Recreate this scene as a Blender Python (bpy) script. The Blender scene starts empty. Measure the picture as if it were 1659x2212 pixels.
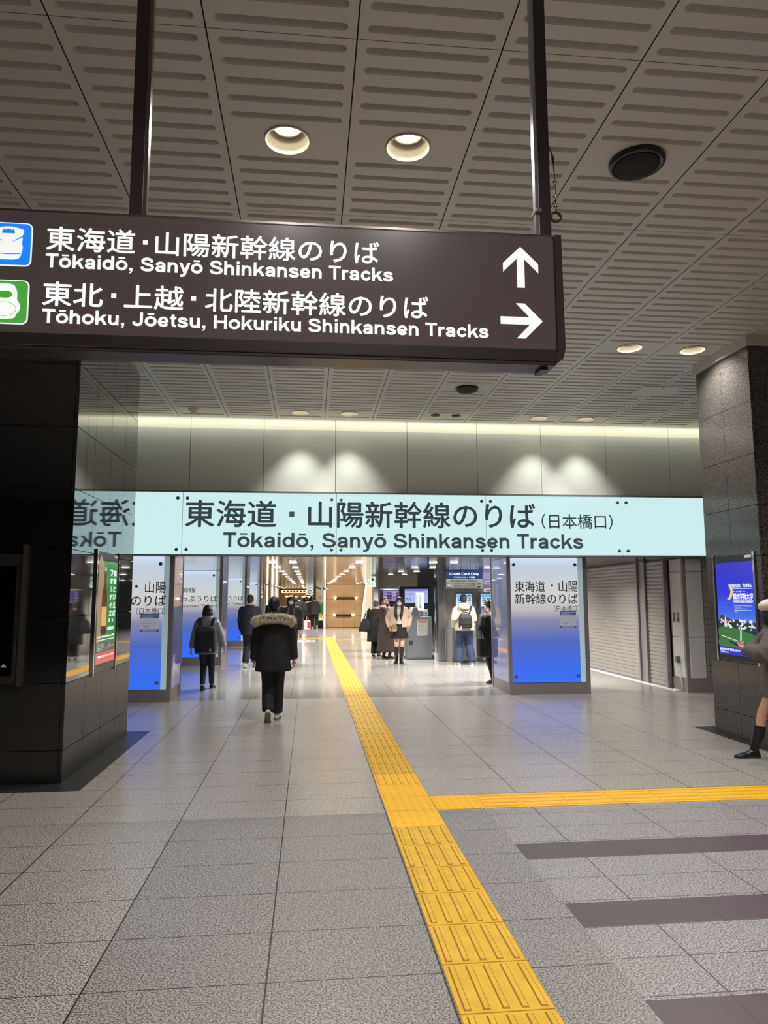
import bpy, bmesh, math, random
from mathutils import Vector, Matrix
random.seed(7)
PI = math.pi
SC = bpy.context.scene
COL = SC.collection

# ---------------------------------------------------------------- camera, world, exposure
CAM_H = 1.65
cam = bpy.data.cameras.new('camera'); camo = bpy.data.objects.new('camera', cam); COL.objects.link(camo)
yaw, pitch, roll, fpx = 0.10337803, 0.11768861, -0.00323639, 1551.43
fw = Vector((math.sin(yaw)*math.cos(pitch), math.cos(yaw)*math.cos(pitch), math.sin(pitch)))
rt = Vector((math.cos(yaw), -math.sin(yaw), 0)); up = rt.cross(fw)
r2 = rt*math.cos(roll) + up*math.sin(roll); u2 = -rt*math.sin(roll) + up*math.cos(roll)
mm = Matrix((r2, u2, -fw)).transposed().to_4x4(); mm.translation = (0, 0, CAM_H)
camo.matrix_world = mm
cam.sensor_fit = 'VERTICAL'; cam.sensor_height = 36.0; cam.lens = fpx*36.0/2212.0
cam.clip_start = 0.05; cam.clip_end = 300
SC.camera = camo
SC.view_settings.view_transform = 'Standard'; SC.view_settings.look = 'None'
SC.view_settings.gamma = 1.0; SC.view_settings.use_curve_mapping = False
SC.view_settings.exposure = 0.0
try:
    SC.cycles.use_denoising = True
    SC.cycles.max_bounces = 8; SC.cycles.diffuse_bounces = 4; SC.cycles.glossy_bounces = 4
    SC.cycles.sample_clamp_indirect = 4.0
    SC.cycles.caustics_reflective = False; SC.cycles.caustics_refractive = False
except Exception:
    pass
W = bpy.data.worlds.new('world'); SC.world = W; W.use_nodes = True
W.node_tree.nodes['Background'].inputs[0].default_value = (0.9, 0.95, 1.0, 1)
W.node_tree.nodes['Background'].inputs[1].default_value = 0.02
HALL_W = 160.0     # watts of one hall downlight
INNER_W = 25.0     # watts of one inner-hall lamp
WARM_W = 16.0
BAND_FILL_W = 20.0  # watts of the added strip light over the glass band

# ---------------------------------------------------------------- helpers
def s2l(c):
    c = c/255.0
    return c/12.92 if c <= 0.04045 else ((c+0.055)/1.055)**2.4
def C(r, g, b): return (s2l(r), s2l(g), s2l(b), 1.0)

MATS = {}
def mat(name, col=(0.5, 0.5, 0.5, 1), rough=0.5, metal=0.0, emit=None, es=1.0, noise=None, bump=None, coat=0.0, spec=None, alpha=None, trans=None, sheen=0.0):
    if name in MATS: return MATS[name]
    m = bpy.data.materials.new(name); m.use_nodes = True
    nt = m.node_tree; b = nt.nodes['Principled BSDF']
    b.inputs['Base Color'].default_value = col; b.inputs['Roughness'].default_value = rough; b.inputs['Metallic'].default_value = metal
    if emit is not None:
        b.inputs['Emission Color'].default_value = emit; b.inputs['Emission Strength'].default_value = es
    if coat: b.inputs['Coat Weight'].default_value = coat; b.inputs['Coat Roughness'].default_value = 0.05
    if spec is not None: b.inputs['Specular IOR Level'].default_value = spec
    if alpha is not None: b.inputs['Alpha'].default_value = alpha
    if trans is not None: b.inputs['Transmission Weight'].default_value = trans
    if sheen: b.inputs['Sheen Weight'].default_value = sheen
    if noise or bump:
        tc = nt.nodes.new('ShaderNodeTexCoord')
    if noise:      # (scale, second colour)
        n = nt.nodes.new('ShaderNodeTexNoise'); n.inputs['Scale'].default_value = noise[0]; n.inputs['Detail'].default_value = 3
        nt.links.new(tc.outputs['Object'], n.inputs['Vector'])
        r = nt.nodes.new('ShaderNodeValToRGB'); r.color_ramp.elements[0].color = col; r.color_ramp.elements[1].color = noise[1]
        r.color_ramp.elements[0].position = 0.38; r.color_ramp.elements[1].position = 0.62
        nt.links.new(n.outputs['Fac'], r.inputs['Fac']); nt.links.new(r.outputs['Color'], b.inputs['Base Color'])
    if bump:       # (scale, strength)
        n2 = nt.nodes.new('ShaderNodeTexNoise'); n2.inputs['Scale'].default_value = bump[0]; n2.inputs['Detail'].default_value = 2
        nt.links.new(tc.outputs['Object'], n2.inputs['Vector'])
        bp = nt.nodes.new('ShaderNodeBump'); bp.inputs['Strength'].default_value = bump[1]; bp.inputs['Distance'].default_value = 0.01
        nt.links.new(n2.outputs['Fac'], bp.inputs['Height']); nt.links.new(bp.outputs['Normal'], b.inputs['Normal'])
    MATS[name] = m
    return m

def root_of(p):
    while p.parent: p = p.parent
    return p
def tag(o, label=None, cat=None, group=None, kind=None):
    if label: o['label'] = label
    if cat: o['category'] = cat
    if group: o['group'] = group
    if kind: o['kind'] = kind
    return o
def thing(name, label, cat, loc=(0, 0, 0), rz=0, group=None):
    o = bpy.data.objects.new(name, None); COL.objects.link(o); o.location = loc; o.rotation_euler = (0, 0, rz)
    o.empty_display_size = 0.1
    return tag(o, label, cat, group)
def copy_tree(o, parent=None):
    c = o.copy(); COL.objects.link(c)
    if parent: c.parent = parent
    for ch in list(o.children): copy_tree(ch, c)
    return c
def link_mesh(name, me, m, parent=None, smooth=False):
    o = bpy.data.objects.new(name, me); COL.objects.link(o)
    if m is not None:
        for x in (m if isinstance(m, (list, tuple)) else [m]): me.materials.append(x)
    if smooth:
        for p in me.polygons: p.use_smooth = True
    if parent: o.parent = parent
    return o

class MB:
    def __init__(s): s.v = []; s.f = []; s.mi = []
    def add(s, vs, fs, mi=0):
        k = len(s.v); s.v += [tuple(v) for v in vs]; s.f += [[i+k for i in f] for f in fs]; s.mi += [mi]*len(fs); return s
    def box(s, x0, x1, y0, y1, z0, z1, mi=0):
        vs = [(x, y, z) for z in (z0, z1) for y in (y0, y1) for x in (x0, x1)]
        return s.add(vs, [(0, 2, 3, 1), (4, 5, 7, 6), (0, 1, 5, 4), (2, 6, 7, 3), (0, 4, 6, 2), (1, 3, 7, 5)], mi)
    def rbox(s, x0, x1, y0, y1, z0, z1, b=0.01, seg=2):
        bm = bmesh.new(); bmesh.ops.create_cube(bm, size=1)
        for v in bm.verts: v.co = Vector(((x0+x1)/2+v.co.x*(x1-x0), (y0+y1)/2+v.co.y*(y1-y0), (z0+z1)/2+v.co.z*(z1-z0)))
        bmesh.ops.bevel(bm, geom=bm.edges[:], offset=b, segments=seg, affect='EDGES', profile=0.5)
        bm.verts.index_update(); s.add([v.co[:] for v in bm.verts], [[v.index for v in f.verts] for f in bm.faces]); bm.free(); return s
    def loft(s, rings, cap=True, mi=0):
        n = len(rings[0]); vs = [p for r in rings for p in r]; fs = []
        for i in range(len(rings)-1):
            for j in range(n):
                a, b = i*n+j, i*n+(j+1) % n
                fs.append((a, b, b+n, a+n))
        if cap: fs.append(list(range(n))[::-1]); fs.append([(len(rings)-1)*n+j for j in range(n)])
        return s.add(vs, fs, mi)
    def eloft(s, spec, n=20, mi=0, p=2.0):      # horizontal (super)elliptical rings (x, y, z, rx, ry)
        rings = []
        for (x, y, z, rx, ry) in spec:
            r = []
            for k in range(n):
                a = 2*PI*k/n; c, q = math.cos(a), math.sin(a)
                if p != 2.0: c = math.copysign(abs(c)**(2/p), c); q = math.copysign(abs(q)**(2/p), q)
                r.append((x+rx*c, y+ry*q, z))
            rings.append(r)
        return s.loft(rings, True, mi)
    def tube(s, pts, rad, n=14, cap=True, mi=0, ref=None, rnd=False):
        P = [Vector(p) for p in pts]; R = [(r if isinstance(r, tuple) else (r, r)) for r in (rad if isinstance(rad, (list,)) else [rad]*len(P))]
        if rnd:
            t0 = (P[0]-P[1]).normalized(); t1 = (P[-1]-P[-2]).normalized()
            P = [P[0]+t0*max(R[0])*.85, P[0]+t0*max(R[0])*.5]+P+[P[-1]+t1*max(R[-1])*.5, P[-1]+t1*max(R[-1])*.85]
            f = lambda r, k: (r[0]*k, r[1]*k)
            R = [f(R[0], .45), f(R[0], .84)]+R+[f(R[-1], .84), f(R[-1], .45)]
        rings = []
        for i, p in enumerate(P):
            t = (P[min(i+1, len(P)-1)]-P[max(i-1, 0)])
            t = t.normalized() if t.length > 1e-9 else Vector((0, 0, 1))
            rf = Vector(ref) if ref else (Vector((0, 1, 0)) if abs(t.y) < 0.9 else Vector((1, 0, 0)))
            u = (rf-t*t.dot(rf)).normalized(); v = t.cross(u)
            a, b = R[i]
            rings.append([tuple(p+v*(a*math.cos(2*PI*k/n))+u*(b*math.sin(2*PI*k/n))) for k in range(n)])
        return s.loft(rings, cap, mi)
    def ell(s, c, r, n=14, m=9, M=None, mi=0):
        vs = []; fs = []
        if not isinstance(r, tuple): r = (r, r, r)
        for i in range(m+1):
            t = PI*i/m
            for j in range(n):
                a = 2*PI*j/n; q = Vector((r[0]*math.sin(t)*math.cos(a), r[1]*math.sin(t)*math.sin(a), r[2]*math.cos(t)))
                if M: q = M @ q
                vs.append(tuple(q+Vector(c)))
        for i in range(m):
            for j in range(n):
                fs.append((i*n+j, (i+1)*n+j, (i+1)*n+(j+1) % n, i*n+(j+1) % n))
        return s.add(vs, fs, mi)
    def lathe(s, c, prof, n=28, axis='z', mi=0):
        rings = []
        for (r, h) in prof:
            ring = []
            for k in range(n):
                a = 2*PI*k/n; x, y = r*math.cos(a), r*math.sin(a)
                ring.append((c[0]+x, c[1]+y, c[2]+h) if axis == 'z' else ((c[0]+x, c[1]-h, c[2]+y) if axis == 'y' else (c[0]+h, c[1]+x, c[2]+y)))
            rings.append(ring)
        return s.loft(rings, True, mi)
    def prism(s, poly, d0, d1, axis='y', mi=0):     # polygon in (u,v): axis y -> (x,z); x -> (y,z); z -> (x,y)
        def P(u, v, d): return (u, d, v) if axis == 'y' else ((d, u, v) if axis == 'x' else (u, v, d))
        n = len(poly); vs = [P(u, v, d0) for u, v in poly]+[P(u, v, d1) for u, v in poly]
        fs = [list(range(n)), list(range(n, 2*n))[::-1]]+[(i, n+i, n+(i+1) % n, (i+1) % n) for i in range(n)]
        return s.add(vs, fs, mi)
    def mesh(s, off=None):
        me = bpy.data.meshes.new('m')
        vs = s.v if off is None else [(v[0]-off[0], v[1]-off[1], v[2]-off[2]) for v in s.v]
        me.from_pydata(vs, [], s.f)
        if any(s.mi):
            me.polygons.foreach_set('material_index', s.mi)
        bm = bmesh.new(); bm.from_mesh(me); bmesh.ops.recalc_face_normals(bm, faces=bm.faces[:]); bm.to_mesh(me); bm.free()
        me.update(); return me
    def build(s, name, m, parent=None, smooth=False, local=False):
        off = None
        if parent is not None and not local: off = root_of(parent).location
        return link_mesh(name, s.mesh(off), m, parent, smooth)
    def blob(s, name, m, parent=None, vox=0.012, sm=5, local=True, fac=0.5):
        me = s.mesh(); o = bpy.data.objects.new('tmp', me); COL.objects.link(o)
        q = o.modifiers.new('r', 'REMESH'); q.mode = 'VOXEL'; q.voxel_size = vox
        q = o.modifiers.new('s', 'SMOOTH'); q.factor = fac; q.iterations = sm
        dg = bpy.context.evaluated_depsgraph_get(); dg.update()
        r = bpy.data.meshes.new_from_object(o.evaluated_get(dg))
        bpy.data.objects.remove(o); bpy.data.meshes.remove(me)
        if parent is not None and not local:
            of = root_of(parent).location
            for v in r.vertices: v.co -= of
        return link_mesh(name, r, m, parent, True)

def text_mesh(s):
    c = bpy.data.curves.new('t', 'FONT'); c.body = s; c.resolution_u = 3; c.fill_mode = 'FRONT'
    o = bpy.data.objects.new('t', c); COL.objects.link(o)
    dg = bpy.context.evaluated_depsgraph_get(); dg.update()
    me = bpy.data.meshes.new_from_object(o.evaluated_get(dg)); bpy.data.objects.remove(o); bpy.data.curves.remove(c)
    return me
def bbox(me):
    xs = [v.co.x for v in me.vertices]; ys = [v.co.y for v in me.vertices]
    return min(xs), max(xs), min(ys), max(ys)
def text(name, s, m, parent, a, b, d, h0, h1, face='-y', ref=None, bold=0.0, vertical=False):
    """lettering fitted between a and b along the wall, ref glyph between heights h0 and h1, on plane d"""
    me = text_mesh(s); x0, x1, y0, y1 = bbox(me)
    if ref:
        rm = text_mesh(ref); _, _, y0, y1 = bbox(rm); bpy.data.meshes.remove(rm)
    off = root_of(parent).location if parent else Vector((0, 0, 0))
    for v in me.vertices:
        u = a+(v.co.x-x0)/(x1-x0)*(b-a); w = h0+(v.co.y-y0)/(y1-y0)*(h1-h0)
        if face == 'z': v.co = Vector((u, w, d))-off
        elif face == '-y': v.co = Vector((u, d, w))-off
        else: v.co = Vector((d, u, w))-off
    bm = bmesh.new(); bm.from_mesh(me)      # real, slightly raised letters
    if bold:                                # heavier strokes: the outline repeated a little to each side
        em = (h1-h0)*bold; src = bm.faces[:]
        for (ku, kv) in ((1, 0), (-1, 0), (0, 1), (0, -1)):
            ge = bmesh.ops.duplicate(bm, geom=src)['geom']
            dv = {'-y': Vector((ku*em, 0, kv*em)), 'z': Vector((ku*em, kv*em, 0))}.get(face, Vector((0, ku*em, kv*em)))
            for v in [g for g in ge if isinstance(g, bmesh.types.BMVert)]: v.co += dv
    dirv = {'-y': Vector((0, -0.002, 0)), '+x': Vector((0.002, 0, 0)), '-x': Vector((-0.002, 0, 0)), 'z': Vector((0, 0, 0.001))}[face]
    ret = bmesh.ops.extrude_face_region(bm, geom=bm.faces[:])
    for v in [g for g in ret['geom'] if isinstance(g, bmesh.types.BMVert)]: v.co += dirv
    bmesh.ops.recalc_face_normals(bm, faces=bm.faces[:]); bm.to_mesh(me); bm.free()
    return link_mesh(name, me, m, parent)
def arcpts(pts, n=5):
    out = []
    for i in range(len(pts)-1):
        p0, p1, p2, p3 = pts[max(i-1, 0)], pts[i], pts[i+1], pts[min(i+2, len(pts)-1)]
        for k in range(n):
            t = k/n
            out.append(tuple(0.5*(2*p1[d]+(-p0[d]+p2[d])*t+(2*p0[d]-5*p1[d]+4*p2[d]-p3[d])*t*t+(-p0[d]+3*p1[d]-3*p2[d]+p3[d])*t**3) for d in (0, 1)))
    return out+[pts[-1]]
def ring_(cx, cy, rx, ry): return [(cx+rx*math.cos(2*PI*k/24), cy+ry*math.sin(2*PI*k/24)) for k in range(25)]
A_ = arcpts
_n = A_([(.11, .30), (.15, .41), (.22, .456), (.30, .467), (.39, .43), (.44, .33)])+[(.44, 0)]
_S = A_([(.53, .49), (.49, .60), (.33, .657), (.17, .615), (.118, .52), (.18, .43), (.34, .37), (.52, .305), (.57, .2), (.5, .1), (.33, .063), (.14, .11), (.09, .23)])
_s = A_([(.435, .36), (.38, .44), (.265, .47), (.145, .44), (.115, .375), (.16, .315), (.28, .272), (.41, .22), (.44, .15), (.39, .085), (.27, .06), (.13, .09), (.085, .175)])
# glyph: advance, strokes (polylines), filled polygons; cap height .72, x-height .53
GL = {
 'T': (.60, [[(.30, 0), (.30, .70)], [(.02, .66), (.58, .66)]], []), 'H': (.70, [[(.115, 0), (.115, .72)], [(.585, 0), (.585, .72)], [(.115, .37), (.585, .37)]], []),
 'J': (.56, [[(.43, .72), (.43, .25)]+A_([(.43, .22), (.38, .1), (.25, .063), (.13, .1), (.095, .22)])], []),
 'S': (.66, [_S], []), 's': (.53, [_s], []), 'o': (.58, [ring_(.29, .265, .205, .203)], []),
 'ō': (.58, [ring_(.29, .265, .205, .203)], [[(.14, .61), (.44, .61), (.44, .69), (.14, .69)]]),
 'k': (.55, [[(.105, 0), (.105, .72)]], [[(.165, .13), (.165, .29), (.37, .53), (.535, .53)], [(.255, .28), (.35, .385), (.56, 0), (.405, 0)]]),
 'a': (.55, [[(.43, 0), (.43, .36)]+A_([(.43, .37), (.38, .445), (.265, .47), (.145, .43), (.11, .35)]), A_([(.43, .30), (.33, .275), (.18, .25), (.108, .155), (.155, .075), (.25, .06), (.36, .1), (.43, .2)])], []),
 'i': (.25, [[(.125, 0), (.125, .53)], [(.125, .605), (.125, .72)]], []), 'd': (.59, [ring_(.275, .265, .19, .203), [(.475, 0), (.475, .72)]], []),
 ',': (.27, [], [[(.07, 0), (.07, .135), (.205, .135), (.205, 0), (.17, -.09), (.09, -.145), (.07, -.1), (.125, -.05), (.135, 0)]]),
 'n': (.56, [[(.11, 0), (.11, .53)], _n], []), 'h': (.56, [[(.11, 0), (.11, .72)], _n], []),
 'u': (.56, [[(.45, 0), (.45, .53)], [(.56-x, .53-y) for x, y in _n]], []),
 'y': (.53, [], [[(.0, .53), (.145, .53), (.335, .04), (.215, 0)], [(.385, .53), (.525, .53), (.325, -.08), (.27, -.17), (.17, -.205), (.06, -.2), (.06, -.095), (.15, -.1), (.195, -.06), (.225, .03)]]),
 'e': (.55, [A_([(.45, .25), (.43, .37), (.36, .445), (.275, .468), (.16, .42), (.105, .31), (.105, .21), (.16, .1), (.28, .062), (.39, .095), (.45, .165)]), [(.12, .25), (.455, .25)]], []),
 'r': (.37, [[(.11, 0), (.11, .53)], A_([(.11, .30), (.15, .40), (.23, .455), (.35, .462)])], []),
 'c': (.53, [A_([(.44, .345), (.39, .43), (.28, .468), (.16, .41), (.105, .31), (.105, .21), (.16, .12), (.28, .062), (.39, .1), (.445, .19)])], []),
 't': (.34, [[(.16, .665), (.16, .18)]+A_([(.16, .16), (.19, .085), (.31, .063)]), [(.02, .478), (.31, .478)]], []), ' ': (.27, [], []),
}
def grotesk(name, s, m, parent, x0, x1, yplane, zb, zc, w=0.125):
    adv = sum(GL[c][0] for c in s)-0.05; kx = (x1-x0)/adv; kz = (zc-zb)/0.72; mb = MB(); cx = -0.02
    def put(poly): mb.prism([(x0+kx*(cx+p[0]), zb+kz*p[1]) for p in poly], yplane-0.002, yplane)
    for c in s:
        a, st, fi = GL[c]
        for f in fi: put(f)
        for q in st:
            L, R = [], []
            for i, p in enumerate(q):
                closed = abs(q[0][0]-q[-1][0])+abs(q[0][1]-q[-1][1]) < 1e-6
                pr = q[i-1] if i else (q[-2] if closed else p); nx = q[i+1] if i < len(q)-1 else (q[1] if closed else p)
                dx, dy = nx[0]-pr[0], nx[1]-pr[1]; l = math.hypot(dx, dy) or 1; ox, oy = -dy/l*w/2, dx/l*w/2
                L.append((p[0]+ox, p[1]+oy)); R.append((p[0]-ox, p[1]-oy))
            for i in range(len(q)-1): put([L[i], L[i+1], R[i+1], R[i]])
        cx += a
    return mb.build(name, m, parent)
def struct(mb, name, m, smooth=False):
    return tag(mb.build(name, m, None, smooth), kind='structure')

def gridline(nt, coord, x0, p, w):
    """1 on a joint line every p metres starting at x0"""
    a = nt.nodes.new('ShaderNodeMath'); a.operation = 'SUBTRACT'; nt.links.new(coord, a.inputs[0]); a.inputs[1].default_value = x0-p/2
    b = nt.nodes.new('ShaderNodeMath'); b.operation = 'FLOORED_MODULO'; nt.links.new(a.outputs[0], b.inputs[0]); b.inputs[1].default_value = p
    c = nt.nodes.new('ShaderNodeMath'); c.operation = 'SUBTRACT'; nt.links.new(b.outputs[0], c.inputs[0]); c.inputs[1].default_value = p/2
    d = nt.nodes.new('ShaderNodeMath'); d.operation = 'ABSOLUTE'; nt.links.new(c.outputs[0], d.inputs[0])
    e = nt.nodes.new('ShaderNodeMath'); e.operation = 'LESS_THAN'; nt.links.new(d.outputs[0], e.inputs[0]); e.inputs[1].default_value = w/2
    return e.outputs[0]
def stone(name, lo, hi, rough, scale=260, joints=(), jcol=(0.02, 0.018, 0.016, 1), bias=0.5, contrast=0.16, coat=0.0, tilevar=0.06, spec=0.5):
    m = bpy.data.materials.new(name); m.use_nodes = True; nt = m.node_tree; b = nt.nodes['Principled BSDF']
    g = nt.nodes.new('ShaderNodeNewGeometry'); sp = nt.nodes.new('ShaderNodeSeparateXYZ'); nt.links.new(g.outputs['Position'], sp.inputs[0])
    n = nt.nodes.new('ShaderNodeTexNoise'); n.inputs['Scale'].default_value = scale; n.inputs['Detail'].default_value = 2.0; n.inputs['Roughness'].default_value = 0.7
    nt.links.new(g.outputs['Position'], n.inputs['Vector'])
    r = nt.nodes.new('ShaderNodeValToRGB'); e = r.color_ramp.elements
    e[0].position = bias-contrast/2; e[1].position = bias+contrast/2; e[0].color = lo; e[1].color = hi
    nt.links.new(n.outputs['Fac'], r.inputs['Fac'])
    n2 = nt.nodes.new('ShaderNodeTexNoise'); n2.inputs['Scale'].default_value = 1.3; n2.inputs['Detail'].default_value = 3
    nt.links.new(g.outputs['Position'], n2.inputs['Vector'])
    mr = nt.nodes.new('ShaderNodeMapRange'); mr.inputs['To Min'].default_value = 1-tilevar*1.5; mr.inputs['To Max'].default_value = 1+tilevar*1.5
    nt.links.new(n2.outputs['Fac'], mr.inputs['Value'])
    mx = nt.nodes.new('ShaderNodeMix'); mx.data_type = 'RGBA'; mx.blend_type = 'MULTIPLY'; mx.inputs['Factor'].default_value = 1
    nt.links.new(r.outputs['Color'], mx.inputs['A']); nt.links.new(mr.outputs['Result'], mx.inputs['B'])
    out = mx.outputs['Result']
    if joints:
        acc = None
        for (ax, x0, p, w) in joints:
            l = gridline(nt, sp.outputs[ax], x0, p, w)
            if acc is None: acc = l
            else:
                q = nt.nodes.new('ShaderNodeMath'); q.operation = 'MAXIMUM'; nt.links.new(acc, q.inputs[0]); nt.links.new(l, q.inputs[1]); acc = q.outputs[0]
        m2 = nt.nodes.new('ShaderNodeMix'); m2.data_type = 'RGBA'; nt.links.new(acc, m2.inputs['Factor']); nt.links.new(out, m2.inputs['A']); m2.inputs['B'].default_value = jcol
        out = m2.outputs['Result']
    nt.links.new(out, b.inputs['Base Color']); b.inputs['Roughness'].default_value = rough; b.inputs['Specular IOR Level'].default_value = spec
    if coat: b.inputs['Coat Weight'].default_value = coat
    return m
def grad_emit(name, stops, z0, z1, strength=1.0, rough=0.15, axis='Z'):
    """a back-lit printed panel: its print runs through the colour stops from height z0 to z1"""
    m = bpy.data.materials.new(name); m.use_nodes = True; nt = m.node_tree; b = nt.nodes['Principled BSDF']
    g = nt.nodes.new('ShaderNodeNewGeometry'); sp = nt.nodes.new('ShaderNodeSeparateXYZ'); nt.links.new(g.outputs['Position'], sp.inputs[0])
    mr = nt.nodes.new('ShaderNodeMapRange'); mr.inputs['From Min'].default_value = z0; mr.inputs['From Max'].default_value = z1
    nt.links.new(sp.outputs[axis], mr.inputs['Value'])
    r = nt.nodes.new('ShaderNodeValToRGB'); e = r.color_ramp.elements
    e[0].position, e[0].color = stops[0]; e[1].position, e[1].color = stops[-1]
    for p, c in stops[1:-1]:
        q = e.new(p); q.color = c
    nt.links.new(mr.outputs['Result'], r.inputs['Fac']); nt.links.new(r.outputs['Color'], b.inputs['Emission Color'])
    b.inputs['Emission Strength'].default_value = strength; b.inputs['Base Color'].default_value = (0.03, 0.03, 0.035, 1); b.inputs['Roughness'].default_value = rough
    return m

# ---------------------------------------------------------------- shared materials
M_ceil = mat('ceiling_metal', C(196, 193, 189), 0.40, bump=(3, 0.05))
M_gap = mat('dark_gap', (0.012, 0.011, 0.01, 1), 0.8)
M_dark = mat('dark_brown_metal', C(52, 45, 46), 0.3)
M_black = mat('black_plastic', C(22, 22, 24), 0.35)
M_steel = mat('brushed_steel', C(170, 172, 175), 0.28, 1.0)
M_chrome = mat('chrome', C(215, 215, 215), 0.08, 1.0)
M_bolt = mat('bolt_steel', C(128, 128, 130), 0.3, 0.35)
M_ink = mat('sign_ink', C(50, 58, 64), 0.5, emit=C(58, 68, 74), es=0.85)
M_ink2 = mat('black_ink', C(34, 36, 40), 0.5, emit=C(40, 44, 50), es=0.6)
M_white = mat('white_print', C(232, 232, 232), 0.5)
M_frame = mat('bronze_frame', C(156, 149, 152), 0.32, 0.25)
M_plinth = mat('bronze_plinth', C(150, 141, 141), 0.4, 0.1)
M_mirror = mat('mirror_glass', C(205, 214, 224), 0.06, 1.0)
M_lampglow = mat('lamp_glow', (1, 1, 1, 1), 0.5, emit=(1.0, 0.95, 0.87, 1), es=40.0)
M_ledglow = mat('led_glow', (1, 1, 1, 1), 0.5, emit=(1.0, 0.97, 0.92, 1), es=9.0)
M_warmglow = mat('warm_glow', (1, 1, 1, 1), 0.5, emit=(1.0, 0.80, 0.52, 1), es=3.5)
M_reflector = mat('lamp_reflector', C(172, 163, 144), 0.25)
M_cream = mat('cream_panel', C(205, 196, 182), 0.35)

# ---------------------------------------------------------------- floor
ZC = 4.636
jl = [('Y', 5.72, 0.475, 0.006)]
F_dark = stone('granite_mid', C(84, 80, 78), C(174, 169, 166), 0.36, 110, jl+[('X', -0.17, 0.77, 0.008)], bias=0.5)
F_left = stone('granite_left', C(92, 87, 84), C(194, 188, 184), 0.30, 110, jl+[('X', -0.17, 0.77, 0.008)])
F_dark2 = stone('granite_edge', C(84, 80, 79), C(170, 165, 163), 0.36, 110, jl)
F_right = stone('granite_right', C(94, 90, 90), C(182, 177, 176), 0.36, 110, [('Y', 4.325, 0.3153, 0.005), ('X', 1.765, 0.77, 0.006)])
F_purple = stone('granite_purple', C(70, 58, 61), C(100, 83, 87), 0.36, 200, [('X', 1.76, 0.385, 0.003)], contrast=0.3)
F_far = stone('granite_far', C(112, 106, 101), C(204, 197, 191), 0.24, 120, [('Y', 6.165, 0.495, 0.006), ('X', -0.17, 0.77, 0.007)])
F_farR = stone('granite_far_right', C(112, 106, 101), C(204, 197, 191), 0.24, 120, [('Y', 6.165, 0.495, 0.006), ('X', 1.765, 0.77, 0.007)])
F_in = stone('inner_tile', C(160, 157, 152), C(176, 172, 168), 0.13, 40, [('X', 0.295, 0.583, 0.006), ('Y', 12.1, 1.166, 0.004)], jcol=C(105, 102, 100), contrast=0.5)
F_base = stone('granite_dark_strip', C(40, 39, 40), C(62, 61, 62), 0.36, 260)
fl = MB()
def fq(x0, x1, y0, y1, mi): fl.add([(x0, y0, 0), (x1, y0, 0), (x1, y1, 0), (x0, y1, 0)], [(0, 1, 2, 3)], mi)
fq(-9, -0.94, -9, 5.72, 1); fq(-0.94, 1.0, -9, 5.72, 0); fq(1.0, 1.385, -9, 5.72, 2)
fq(1.385, 10, 4.93, 5.72, 3); y = 4.93
for k in range(15):
    fq(1.385, 10, y-0.285, y, 4); fq(1.385, 10, y-0.946, y-0.285, 3); y -= 0.946
fq(1.385, 10, -9.5, y, 3)
fq(-9, 0.9, 5.72, 12.1, 5); fq(0.9, 10, 5.72, 12.1, 6); fq(-9, 10, 12.1, 70, 7)
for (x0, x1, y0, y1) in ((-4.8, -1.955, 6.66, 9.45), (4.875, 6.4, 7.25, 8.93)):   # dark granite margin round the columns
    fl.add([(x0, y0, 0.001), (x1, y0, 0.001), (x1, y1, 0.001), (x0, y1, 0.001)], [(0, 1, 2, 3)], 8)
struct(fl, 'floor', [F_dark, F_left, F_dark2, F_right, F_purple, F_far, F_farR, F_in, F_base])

# ---------------------------------------------------------------- ribbed metal ceiling of the hall
HW, SLOT = 0.4, 0.15
def ray_box(a, x, y):
    c, s = math.cos(a), math.sin(a); k = min(x/abs(c) if abs(c) > 1e-9 else 1e9, y/abs(s) if abs(s) > 1e-9 else 1e9); return c*k, s*k
CE = MB()
def slot_cell(cx, cy, h, fx=0.4-0.004):
    hh = h/2; cap = fx-hh; r = 0.0265; ins = []; outs = []
    for sgn in (1, -1):
        for q in range(-4, 5):
            a = q*PI/8
            ox, oy = ray_box(a, fx-cap, hh); ins.append((sgn*(cap-0.0)+sgn*math.cos(a)*r*1.0, sgn*math.sin(a)*r)); outs.append((sgn*(cap+ox), sgn*oy))
    n = len(ins)
    def shr(p, d):      # shrink the capsule outline by d
        x, y = p; s = 1 if x > 0 else -1; vx, vy = x-s*cap, y; L = math.hypot(vx, vy); k = (L-d)/L
        return (s*cap+vx*k, vy*k)
    rings = [[(cx+p[0], cy+p[1], ZC) for p in outs], [(cx+p[0], cy+p[1], ZC) for p in ins],
             [(cx+shr(p, 0.007)[0], cy+shr(p, 0.007)[1], ZC+0.010) for p in ins], [(cx+shr(p, 0.016)[0], cy+shr(p, 0.016)[1], ZC+0.034) for p in ins]]
    vs = [p for r_ in rings for p in r_]; fs = []
    for i in range(3):
        for j in range(n):
            a, b = i*n+j, i*n+(j+1) % n; fs.append((a, a+n, b+n, b))
    fs.append([3*n+j for j in range(n)])
    CE.add(vs, fs)
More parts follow.
